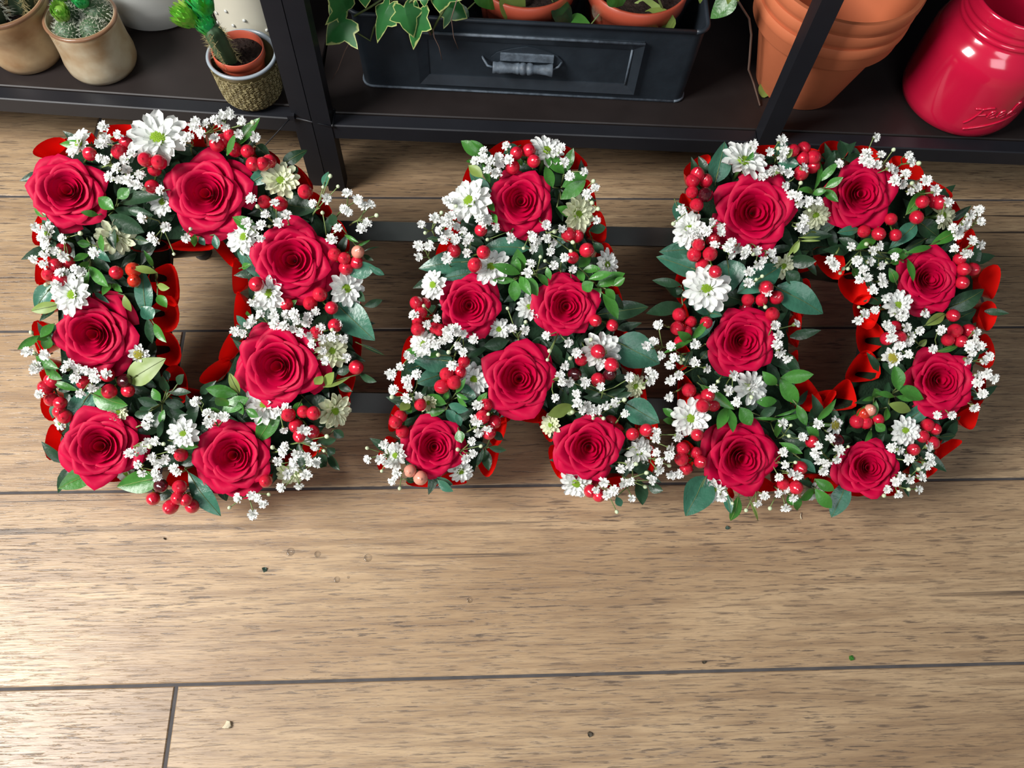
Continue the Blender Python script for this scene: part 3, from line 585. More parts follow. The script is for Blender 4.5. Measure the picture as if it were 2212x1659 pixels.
for key, (opx, hpx) in LETTERS.items():
    outer = poly_uv(opx); holes = [poly_uv(h) for h in hpx]
    outer = [(u, max(v, .020)) for u, v in outer]
    outer = shrink(outer, .012); LPOLY[key] = (outer, holes)
    cu = sum(p[0] for p in outer) / len(outer); org = L2W(cu, .016, 0)
    le = empty('floral_letter', org); tag(le, 'foam letter %s edged with pleated red ribbon, %s' % (key[0], {'D1': 'in front of the cacti', 'A': 'between the two Ds', 'D2': 'in front of the red jar'}[key]), 'floral letter', 'ribbon-edged foam letters on one stand')
    slab(outer, holes, .004, .046, 'foam_block', M['foam'], le, org)
    slab(shrink(outer, -.002), [shrink(h, .002) for h in holes], -.004, .0035, 'plastic_base', M['plastic'], le, org)
    # ribbon pleats: funnels of ribbon standing on edge
    def pleat(u, v, ou, ov, wid, dep, n0, n1, seed):
        rr = random.Random(seed); O2 = V3((ou, ov, 0)); T2 = V3((-ov, ou, 0)); K = 18; rows = 4; vs = []; fs = []; sk = rr.uniform(-.35, .35)
        for i in range(rows + 1):
            t = i / rows; sc = .05 + .95 * t ** .7; n = n0 + (n1 - n0) * t
            for j in range(K + 1):
                a = -PI + 2 * PI * j / K             # teardrop: pinched at the letter edge
                x = (1 + math.cos(a)) / 2; y = math.sin(a) * (.55 + .45 * x)
                q = O2 * (dep * (x ** .8) * sc + .002) + T2 * (wid / 2 * y * sc + sk * dep * x * sc); p = V3((u, v, 0)) + q
                vs.append(L2W(p.x, max(p.y, .004 - 0), n + .004 * math.cos(a * 2 + seed) * t) - org)
        for i in range(rows):
            for j in range(K): fs.append((i*(K+1)+j, i*(K+1)+j+1, (i+1)*(K+1)+j+1, (i+1)*(K+1)+j))
        return obj('ribbon_pleat', mesh('ribbon_pleat', vs, fs, M['ribbon']), le)
    sgn = 1 if area2(outer) > 0 else -1; k = 0
    for p, d in resample(outer, .034):
        o_u, o_v = d.y * sgn, -d.x * sgn; k += 1
        if key == 'D1' and o_u < -.3 and p.y > .29: continue
        if p.y < .03 and o_v < -.5: pleat(p.x, p.y, o_u, o_v, .040, .013, .016, .048, k)
        else: pleat(p.x - o_u * .002, p.y - o_v * .002, o_u, o_v, rnd.uniform(.036, .045), rnd.uniform(.015, .022), .006, .052 + rnd.uniform(-.004, .004), k)
    for h in holes:
        s2 = 1 if area2(h) > 0 else -1
        for p, d in resample(h, .036):
            o_u, o_v = -d.y * s2, d.x * s2; k += 1
            full = (o_u > .3) if key == 'D1' else (o_u < -.3 or o_v > .3)
            pleat(p.x - o_u * .004, p.y - o_v * .004, o_u, o_v, rnd.uniform(.044, .054), rnd.uniform(.026, .033) if full else rnd.uniform(.013, .018), .006, .050 + rnd.uniform(-.004, .004), k)
    # dark leafy packing between the flowers
    mb = MB(); cnt = 0; us = [p[0] for p in outer]; vs_ = [p[1] for p in outer]
    while cnt < 300:
        u, v = rnd.uniform(min(us) - .01, max(us) + .01), rnd.uniform(min(vs_), max(vs_) + .01)
        if not inside((u, v), shrink(outer, -.008)) or any(inside((u, v), shrink(h, .004)) for h in holes): continue
        cnt += 1; a = rnd.uniform(0, 2 * PI); l = rnd.uniform(.018, .032); b_ = L2W(u, v, rnd.uniform(.047, .056)); t_ = b_ + (LU * math.cos(a) + LV * math.sin(a)) * l + LN * rnd.uniform(-.004, .012)
        if t_.z < .008: t_.z = .008
        me = leaf_mesh(b_, t_, l * .42, LN, 'ovate', .1, .25, material=M['dark'], seg=4)
        mb.add([b_ + v_.co - org for v_ in me.vertices], [tuple(p_.vertices) for p_ in me.polygons]); bpy.data.meshes.remove(me)
    tag(mb.build('leaf_packing', M['dark'], le), kind='stuff')
# stand: two rails and rear legs
se = empty('tribute_stand', L2W(.1, 0, 0)); so = L2W(.1, 0, 0); tag(se, 'dark green-black metal stand with two rails joining the three letters', 'stand')
def bar_uv(nm, u0, u1, v0, v1, v0b, v1b, n0, n1):
    vs = [L2W(u0, v0, n0), L2W(u1, v0b, n0), L2W(u1, v1b, n0), L2W(u0, v1, n0), L2W(u0, v0, n1), L2W(u1, v0b, n1), L2W(u1, v1b, n1), L2W(u0, v1, n1)]
    return MB().add([v - so for v in vs], [(3,2,1,0),(4,5,6,7),(0,1,5,4),(1,2,6,5),(2,3,7,6),(3,0,4,7)]).build(nm, M['rail'], se, smooth=False)
ra = [uv(P(x, y, -.005)) for x, y in ((790, 478), (790, 519), (1400, 491), (1400, 531))]; rb_ = [uv(P(x, y, -.005)) for x, y in ((790, 849), (790, 892), (1700, 866), (1700, 911))]
for q in (ra, rb_):
    (u0, t0), (_, b0), (u1, t1), (_, b1) = q; st, sb = (t1 - t0) / (u1 - u0), (b1 - b0) / (u1 - u0); uL, uR = -.33, .54
    bar_uv('rail', uL, uR, b0 + sb * (uL - u0), t0 + st * (uL - u0), b0 + sb * (uR - u0), t0 + st * (uR - u0), -.016, -.0045)
for (x, y) in ((340, 545), (1838, 600)):
    u, v = uv(P(x, y, -.01)); top = L2W(u, v, -.006); d = (-LN + V3((0, .12, 0))).normalized(); k = (top.z - .009) / -d.z
    MB().tube([top - so, top + d * k - so], .008, 12).build('rear_leg', M['rail'], se)
    MB().lathe([(.0095, 0), (.0105, .002), (.0095, .012)], 14).build('foot_cap', M['plastic'], se, top + d * k - so + V3((0, 0, -.009)))
    vt = ra[0][1]; bar_uv('leg_brace', u - .008, u + .008, v - .01, vt, v - .01, vt, -.016, -.0045)
# ================================================================ naming by neighbours
ROSES = [('D1', 147, 412, 80, (144, 402), 'stem-top'), ('D1', 447, 418, 90, (437, 414), 'bow-top'), ('D1', 633, 562, 90, (633, 560), 'upper-bow'), ('D1', 203, 722, 87, (194, 730), 'stem-middle'), ('D1', 600, 790, 97, (585, 794), 'lower-bow'), ('D1', 218, 963, 84, (217, 959), 'stem-foot'), ('D1', 505, 983, 86, (502, 980), 'bow-foot'),
 ('A', 1125, 434, 74, (1127, 435), 'apex'), ('A', 1013, 660, 70, (1016, 661), 'D-facing-crossbar'), ('A', 1223, 662, 71, (1224, 664), 'jar-facing-crossbar'), ('A', 1121, 818, 84, (1122, 811), 'lower-centre'), ('A', 938, 965, 69, (945, 962), 'cactus-side-foot'), ('A', 1272, 967, 79, (1272, 971), 'jar-side-foot'),
 ('D2', 1628, 459, 94, (1624, 461), 'stem-top'), ('D2', 1857, 419, 77, (1864, 422), 'bow-top'), ('D2', 2006, 604, 72, (2012, 598), 'upper-bow'), ('D2', 1603, 737, 78, (1609, 738), 'stem-middle'), ('D2', 2030, 822, 76, (2029, 816), 'lower-bow'), ('D2', 1602, 989, 85, (1612, 997), 'stem-foot'), ('D2', 1875, 1010, 68, (1878, 1000), 'bow-foot')]
REG = []
def reg(e, label, px): REG.append((e, label, px)); e['label'] = label
def finish_labels():
    by = {}
    for e, l, px in REG: by.setdefault(l, []).append((e, px))
    for l, its in by.items():
        if len(its) < 2: continue
        k = letter_of(its[0][1]); rs = [r for r in ROSES if r[0] == k]; named = [r for r in rs if (' ' + r[5] + ' ') in l]
        named.sort(key=lambda r: l.index(r[5])); r0 = named[0]; its.sort(key=lambda q: math.hypot(q[1][0] - r0[1], q[1][1] - r0[2]))
        for (e, px), o_ in zip(its, ('first', 'second', 'third', 'fourth', 'fifth', 'sixth', 'seventh')): e['label'] = l + (', %s from %s' % (o_, r0[5]) if 'between' in l else ', %s out' % o_)
def letter_of(px): return min(ROSES, key=lambda r: (r[1] - px[0]) ** 2 + (r[2] - px[1]) ** 2)[0]
def where(px):
    k = letter_of(px); rs = sorted([r for r in ROSES if r[0] == k], key=lambda r: (r[1] - px[0]) ** 2 + (r[2] - px[1]) ** 2)
    d0, d1 = [math.hypot(r[1] - px[0], r[2] - px[1]) for r in rs[:2]]
    if d0 < d1 * .72:
        dx, dy = px[0] - rs[0][1], px[1] - rs[0][2]; side = ('jar' if dx > 0 else 'cactus') if abs(dx) > abs(dy) else ('floor' if dy > 0 else 'shelf')
        return 'on %s side of %s rose, %s' % (side, rs[0][5], LNAME[k]), k
    a, b = sorted(rs[:2], key=lambda r: r[5]); mid = ((a[1] + b[1]) / 2, (a[2] + b[2]) / 2); dx, dy = px[0] - mid[0], px[1] - mid[1]
    side = '' if math.hypot(dx, dy) < 30 else (('jar-side ' if dx > 0 else 'cactus-side ') if abs(dx) > abs(dy) else ('floor-side ' if dy > 0 else 'shelf-side '))
    return '%sbetween %s and %s roses, %s' % (side, a[5], b[5], LNAME[k]), k
# ================================================================ roses
RINGS = [(5, 1.06, .00, 54, 1.7), (5, .89, .10, 52, 1.5), (5, .71, .17, 50, 1.25), (4, .57, .22, 58, 1.0), (4, .44, .24, 58, .85), (3, .325, .24, 74, .75), (3, .225, .22, 78, .7), (2, .13, .18, 110, .65)]
def rose_petal(rr, phi, hw, rim, zr, p, R_, flare=.05, tip=.17, name='petal'):
    NS, NT = 10, 8; vs = []; fs = []; k = rr.uniform(.75, 1.25) * tip; wob = rr.uniform(0, 6); sk = rr.uniform(-.12, .12); lift = rr.uniform(-.03, .03)
    for i in range(NT + 1):
        t = i / NT
        for j in range(NS + 1):
            s = -1 + 2 * j / NS; tt = t * (1 - .10 * abs(s) ** 3)
            r0 = rim * .12; q = 1 - (1 - tt) ** 1.35; r_ = r0 + (rim - r0) * q
            rs = r_ / (1 + k * abs(s - sk) * t); rs *= 1 + .012 * math.sin(5 * s + wob) * t
            z = zr + lift - (.95) * max(0, (rim - r_) / rim) ** p * (.55 + .45 * rim)
            if t > .8: c = ((t - .8) / .2) ** 2; rs += flare * c * rim; z -= flare * .9 * c * (.5 + rim)
            z -= (.06 * abs(s) ** 3 - .015 * math.sin(4 * s + wob)) * t
            w = phi + R(hw) * s; vs.append((rs * math.cos(w) * R_, rs * math.sin(w) * R_, z * R_))
    for i in range(NT):
        for j in range(NS): a = i * (NS + 1) + j; fs.append((a, a + 1, a + NS + 2, a + NS + 1))
    return mesh(name, vs, fs, M['rose'])
for ri, (k, x, y, rad, eye, nm) in enumerate(ROSES):
    rr = random.Random(100 + ri); Rm = rad / PXM * .99; c = P(x, y, .078)
    dx, dy = (eye[0] - x) / rad, (eye[1] - y) / rad; nrm = (LN * 1.0 + LU * dx * 1.6 - LV * dy * 1.6); toc = (CAM - c).normalized(); nrm = (nrm.normalized() * .6 + toc * .4).normalized()
    e = empty('rose', c - nrm * Rm * .9); e.rotation_euler = basis(nrm, rr.uniform(0, 6.28)).to_euler()
    tag(e, 'open red rose at the %s of the %s' % (nm.replace('-', ' '), {'D1': 'letter D before the cacti', 'A': 'letter A', 'D2': 'letter D before the red jar'}[k]), 'rose', 'red roses on the floral letters')
    z0 = Rm * .9; ph = rr.uniform(0, 6.28); up = Matrix.Translation((0, 0, z0))
    for g in range(2):
        me = rose_petal(rr, ph + rr.uniform(0, 6.28), 42, rr.uniform(1.04, 1.14), -.2, 1.8, Rm); obj('petal', me, e, mtx=up)
    for qi, (n, rim, zr, hw, pp) in enumerate(RINGS):
        ph += .6 + rr.uniform(-.15, .15)
        for j in range(n):
            me = rose_petal(rr, ph + 2 * PI * j / n + rr.uniform(-.14, .14), hw * rr.uniform(.92, 1.08), rim * rr.uniform(.93, 1.05), zr + rr.uniform(-.02, .03), pp, Rm, .05 if qi < 4 else .025, (.52, .42, .30, .20)[qi] if qi < 4 else .12)
            obj('petal', me, e, mtx=up)
    MB().lathe([(.002, -Rm * .35), (.0035, -Rm * .05), (Rm * .16, Rm * .1), (Rm * .2, Rm * .26), (Rm * .08, Rm * .34)], 14).build('calyx', M['calyx'], e)
# ================================================================ chrysanthemums
def mum_petal(ln, wd, cup, material, name='petal'):
    vs = []; fs = []; T = 6; cols = (-1, -.45, .45, 1)
    for i in range(T + 1):
        t = i / T; w = wd * (.30 + .70 * math.sin(PI * min(1, t * .62 + .05))) * (1 if t < .85 else (1 - ((t - .85) / .15) ** 2 * .62))
        for c in cols: vs.append((ln * (.10 + .90 * t), w * c / 2, cup * ln * (t - .25 * t * t) * .35 + wd * .28 * c * c - .10 * ln * t ** 3))
    n = 4
    for i in range(T):
        for j in range(n - 1): fs.append((i*n+j, i*n+j+1, (i+1)*n+j+1, (i+1)*n+j))
    return mesh(name, vs, fs, material)
MP = {}
for mk in ('mum', 'mum_pale'): MP[mk] = [mum_petal(1, .36, .5, M[mk]), mum_petal(1, .40, .3, M[mk]), mum_petal(1, .34, .7, M[mk])]
_d = MB().lathe([(.24, -.02), (.25, .05), (.21, .11), (.14, .14), (.05, .145), (.001, .14)], 18)
for k in range(60):
    a = k * 2.39996; q = .235 * math.sqrt((k + .5) / 60); z = .145 - 1.3 * q * q; r_ = .016 + .012 * q / .235
    c = V3((q * math.cos(a), q * math.sin(a), z)); _d.add([c + V3((r_, 0, 0)), c + V3((0, r_, 0)), c + V3((-r_, 0, 0)), c + V3((0, -r_, 0)), c + V3((q * .1 * math.cos(a), q * .1 * math.sin(a), .04 + .12 * q))], [(0, 1, 4), (1, 2, 4), (2, 3, 4), (3, 0, 4)])
DISC = {'disc': mesh('disc', _d.v, _d.f, M['disc']), 'disc_y': mesh('disc', _d.v, _d.f, M['disc_y'])}
# region, x, y, radius, lean u, lean v, height n, kind
MUMS = """a 1240 290 225 .1 .35 .085 w;a 620 330 130 -.7 .5 .078 w;a 1270 780 125 -.3 .1 .066 w;a 900 1060 150 .3 -.3 .068 p;a 570 1505 165 -.1 .1 .088 w;a 375 1030 110 -.6 .2 .078 w;
b 745 615 150 .1 .2 .074 p;b 465 1055 150 -.4 .1 .074 w;b 660 1490 150 -.3 -.1 .078 w;b 1255 1455 150 .5 0 .074 w;c 1015 425 95 .2 0 .078 y;c 865 850 75 .3 .5 .072 p;c 1345 1000 118 0 .1 .088 w;c 925 1290 95 -.2 -.7 .066 w;c 440 930 60 -.6 -.3 .066 w;
d 580 795 155 0 .3 .072 w;d 1090 835 140 .8 -.2 .070 p;d 1075 400 130 .3 .1 .068 p;d 765 1290 110 .2 -.6 .062 p;e 1315 230 140 .2 .7 .078 w;e 745 605 175 -.5 .2 .084 w;e 1545 695 150 .5 -.2 .078 p;e 905 1095 145 0 .2 .082 w;e 475 1230 120 -.6 .1 .076 w;e 1190 1395 110 0 .3 .066 w;e 960 1560 95 0 .2 .066 w;e 1760 1075 125 .8 .2 .072 w;
f 455 215 115 -.5 .5 .080 w;f 820 470 130 -.2 .1 .068 w;f 490 640 75 -.5 .6 .076 p;f 1740 265 160 .2 .3 .080 w;f 1375 800 90 -.6 .2 .068 p;f 255 1015 110 -.7 .1 .076 w;f 720 1130 105 .3 -.6 .066 w;f 1560 1215 140 -.3 -.6 .066 w;f 2010 990 115 .4 .1 .070 w;f 1980 515 100 .5 .1 .066 p;f 1065 690 65 0 -.5 .064 w;
g 815 320 185 .1 .6 .082 w;g 395 850 150 -.6 0 .078 w;g 525 1315 195 -.2 .1 .084 w;g 1120 1135 110 .3 -.3 .070 p;g 1375 735 120 .1 -.2 .066 p;h 1065 740 125 .5 .1 .066 p;h 715 1440 125 0 .1 .084 w;i 890 585 150 .2 .2 .078 w;i 405 825 165 -.1 .1 .086 w;i 595 1390 120 -.2 -.4 .070 w;i 1385 1400 105 0 -.6 .066 w;
j 690 345 118 -.1 .1 .084 y;j 790 920 130 0 .1 .084 w;j 230 880 105 .4 .1 .080 y"""
MPOS = []
mums = [q.split() for q in MUMS.replace('\n', '').split(';') if q.strip()]
for mi, (rg, x, y, r_, lu, lv, n, kd) in enumerate(mums):
    rr = random.Random(500 + mi); px = zp(rg, float(x), float(y)); rad = float(r_) / ZR[rg][2] / PXM; n = float(n); c = P(*px, n)
    MPOS.append((px, float(r_) / ZR[rg][2], n))
    nrm = (LN + LU * float(lu) + LV * float(lv)).normalized(); e = empty('chrysanthemum', c - nrm * rad * .12); e.rotation_euler = basis(nrm, rr.uniform(0, 6.28)).to_euler()
    w_, k = where(px); big = float(r_) / ZR[rg][2]
    sz = 'large' if big > 44 else ('small' if big < 30 else '')
    reg(e, ' '.join(([sz] if sz else []) + [{'w': 'white', 'p': 'cream', 'y': 'yellow-centred white'}[kd], 'chrysanthemum', w_]), px); tag(e, None, 'chrysanthemum', 'chrysanthemums on the floral letters')
    ms = MP['mum_pale' if kd == 'p' else 'mum']; small = kd == 'y'
    for ring, (cnt, ln, el) in enumerate(((13, 1.0, 8), (12, .84, 22), (8, .58, 36))):
        for j in range(cnt):
            if small and ring == 0 and j % 3 == 0: continue
            a = 2 * PI * (j + .5 * ring) / cnt + rr.uniform(-.1, .1); l = rad * ln * rr.uniform(.9, 1.07) * (.8 if small else 1)
            mt = Matrix.Rotation(a, 4, 'Z') @ Matrix.Rotation(-R(el + rr.uniform(-9, 9)), 4, 'Y') @ Matrix.Rotation(rr.uniform(-.25, .25), 4, 'X') @ Matrix.Diagonal((l, l, l, 1))
            obj('petal', rr.choice(ms), e, mtx=Matrix.Translation((0, 0, rad * .03 * ring)) @ mt)
    obj('flower_centre', DISC['disc_y' if kd == 'y' else 'disc'], e, mtx=Matrix.Translation((0, 0, rad * .14)) @ Matrix.Diagonal((rad * (1.5 if small else 1.1),) * 3 + (1,)))
    MB().tube([(0, 0, rad * .05), (0, 0, -max(.012, n - .05))], .0022, 6).build('stem', M['calyx'], e)
# ================================================================ hypericum berries
_b = MB(); prof = [(.001, -1.08), (.45, -1.0), (.80, -.70), (.97, -.25), (1.0, .12), (.90, .52), (.66, .86), (.36, 1.06), (.12, 1.15), (.06, 1.25), (.001, 1.26)]
_b.lathe(prof, 14, cap=False)
BER = {k: mesh('berry', _b.v, _b.f, M[m_]) for k, m_ in (('r', 'berry'), ('d', 'berry_dark'), ('p', 'berry_pale'), ('o', 'berry_orange'))}
BERRIES = """a 700 405;a 980 320 930 390;a 1135 450 1205 530 1185 660 1240 470;a 495 1150 530 1250 430 1270 385 1345 475 1390;a 1040 1310o 1045 1395o;a 905 1330;b 385 370 485 385 530 485 605 485 655 465;b 350 260 300 300 250 330;b 935 700;b 620 780 740 795;b 1165 1190 1240 1220 1345 1170p 1335 1250 1255 1295;b 555 1420;b 1050 1500 975 1570 1140 1605;b 790 1575;
c 380 620 335 670 380 755 440 780 435 845 475 880;c 785 575 610 630;c 800 695 910 620d 935 690;c 700 1330;c 1175 1385d 1120 1480;c 1315 1395 1300 1475 1360 1490 1250 1540 1405 1535;c 1325 1160;d 960 265 1095 215;d 1250 520;d 865 845 940 855 755 865 810 945 930 990 835 1020;d 590 1350;e 1090 245 1185 225 1220 305;e 1060 350;e 825 820;e 625 975 845 985;e 1545 865 1480 855 1615 970 1510 1025;e 780 1080;e 345 1365 405 1370 380 1435 360 1495 355 1560;e 1680 1495 1805 1530;e 520 1565 480 1550;
f 745 340;f 620 430 715 415 675 490 585 520;f 1715 265 1595 325 1810 360;f 1545 430d;f 1800 430d 1715 470;f 430 650;f 285 735 250 775 300 845;f 905 655 880 740 965 775 925 850;f 355 1130p 430 1180p;f 1810 775 1850 835 1965 865 2065 835;f 1665 1215 1660 1275 1720 1305;g 455 425 420 470 520 470 415 560 450 660 520 580d;g 575 930 465 970 555 1040 430 1045 495 1125 595 1180;g 850 1395 955 1400 1070 1380 990 1305;g 1040 1510;g 830 1465;g 315 1515 405 1570 525 1575 300 1620 370 1650;g 1200 235 1285 220 1280 295 1360 290 1265 410 1355 360;
h 665 770 700 895;h 455 865 570 885;h 990 550 910 635 1005 635 1050 640 865 755;h 1230 1160 1300 1160 1220 1265 1200 1080;h 1150 1520;h 1165 1640 1265 1640 1110 1710 1210 1720;i 400 600 470 670 550 640 590 715 510 725;i 330 215;i 465 955;i 350 1065 455 1100 340 1150 375 1225 490 1170;i 1285 1215;i 1250 1375 1150 1350;j 750 180 710 100 650 190;j 460 790o 480 860 575 835 410 850 510 760p;j 970 880 1030 910 935 970 1015 1020;j 860 1075;j 50 1010;j 250 1000d"""
NUM = {1: 'single', 2: 'pair of', 3: 'three', 4: 'four', 5: 'five', 6: 'six'}
def leaflet(mb, b_, d, l, w, nrm):
    s = d.cross(nrm).normalized(); mb.add([b_, b_ + d * l * .5 + s * w, b_ + d * l, b_ + d * l * .5 - s * w, b_ + d * l * .5 - nrm * w * .3], [(0, 1, 4), (1, 2, 4), (2, 3, 4), (3, 0, 4)])
for bi, ent in enumerate([q.split() for q in BERRIES.replace('\n', '').split(';') if q.strip()]):
    rr = random.Random(900 + bi); rg = ent[0]; vals = ent[1:]; pts = []
    for i in range(0, len(vals), 2):
        ys = vals[i + 1]; kd = ys[-1] if ys[-1].isalpha() else 'r'; pts.append((zp(rg, float(vals[i]), float(ys.rstrip('dpo'))), kd))
    cx_, cy_ = sum(p[0][0] for p in pts) / len(pts), sum(p[0][1] for p in pts) / len(pts)
    # root drawn towards the nearest rose, in the foam
    k = letter_of((cx_, cy_)); nr = min(ROSES, key=lambda r: math.hypot(r[1] - cx_, r[2] - cy_)); dd = math.hypot(nr[1] - cx_, nr[2] - cy_); f_ = min(.4, 22 / max(1, dd))
    rx, ry = cx_ + (nr[1] - cx_) * f_, cy_ + (nr[2] - cy_) * f_; root = P(rx, ry, .047); e = empty('berry_sprig', root)
    w_, k = where((cx_, cy_)); col = {'r': 'red', 'd': 'maroon', 'p': 'cream-pink', 'o': 'orange-red'}[max(set(p[1] for p in pts), key=[p[1] for p in pts].count)]
    reg(e, '%s %s hypericum %s %s' % (NUM[len(pts)], col, 'berry' if len(pts) == 1 else 'berries', w_), (cx_, cy_)); tag(e, None, 'berries', 'hypericum berries on the floral letters')
    st = MB(); sp_ = MB(); hub = P((rx + cx_) / 2, (ry + cy_) / 2, .064) - root; st.tube([V3((0, 0, 0)), hub], .0013, 6)
    for (px, kd) in pts:
        n = max([.079 + rr.uniform(-.005, .008)] + [mn + .013 for mp, mr_, mn in MPOS if math.hypot(mp[0] - px[0], mp[1] - px[1]) < mr_ * .9])
        if any(math.hypot(r[1] - px[0], r[2] - px[1]) < r[3] * .98 for r in ROSES): n = .059
        c = P(*px, n); r_ = .0065 * rr.uniform(.92, 1.12); out = (c - root - hub * .6); d = (out.normalized() * .8 + LN * .55 + V3((rr.uniform(-.3, .3), rr.uniform(-.3, .3), 0))).normalized()
        ob = obj('berry', BER[kd], e, mtx=Matrix.Translation(c - root) @ basis(d, rr.uniform(0, 6)).to_4x4() @ Matrix.Diagonal((r_, r_, r_ * rr.uniform(1.0, 1.15), 1)))
        bb = c - root - d * r_ * 1.05; st.tube([hub, hub * .4 + bb * .6 - d * .002, bb], .0009, 5)
        for q in range(5):
            a = 2 * PI * q / 5 + bi; sd = (basis(d) @ V3((math.cos(a), math.sin(a), .25))).normalized(); leaflet(sp_, bb, sd, .0068, .0022, d)
    st.build('stem', M['bstem'], e); sp_.build('sepals', M['bstem'], e)
# ================================================================ baby's breath
def gyp_mesh(seed):
    rr = random.Random(seed); mb = MB()
    for ring, (cnt, ln, el, wd) in enumerate(((6, 1.0, 8, .62), (6, .9, 32, .55), (5, .62, 58, .45), (3, .4, 76, .36))):
        for j in range(cnt):
            a = 2 * PI * (j + .5 * ring) / cnt + rr.uniform(-.2, .2); m_ = Matrix.Rotation(a, 3, 'Z') @ Matrix.Rotation(-R(el + rr.uniform(-12, 12)), 3, 'Y') @ Matrix.Rotation(rr.uniform(-.4, .4), 3, 'X'); l = ln * rr.uniform(.85, 1.1)
            q = [(.05, 0, 0), (l * .6, wd * .42, .10), (l, wd * .36, .04), (l * .9, 0, .0), (l * 1.0, -wd * .36, .04), (l * .6, -wd * .42, .10), (l * .55, 0, -.03)]
            mb.add([m_ @ V3(v) + V3((0, 0, .04 * ring)) for v in q], [(0, 1, 6), (6, 1, 2, 3), (6, 3, 4, 5), (0, 6, 5)])
    return mesh('blossom', mb.v, mb.f, M['gyp'])
GM = [gyp_mesh(s) for s in range(5)]
_q = MB().lathe([(.001, -1), (.5, -.8), (.9, -.2), (.95, .2), (.7, .8), (.3, 1.1), (.001, 1.2)], 8, cap=False); BUDM = mesh('bud', _q.v, _q.f, M['bud']); _q2 = MB().lathe([(.05, -1.0), (.30, -.75), (.42, -.3), (.46, .05)], 8, cap=False); CALM = mesh('calyx', _q2.v, _q2.f, M['gstem'])
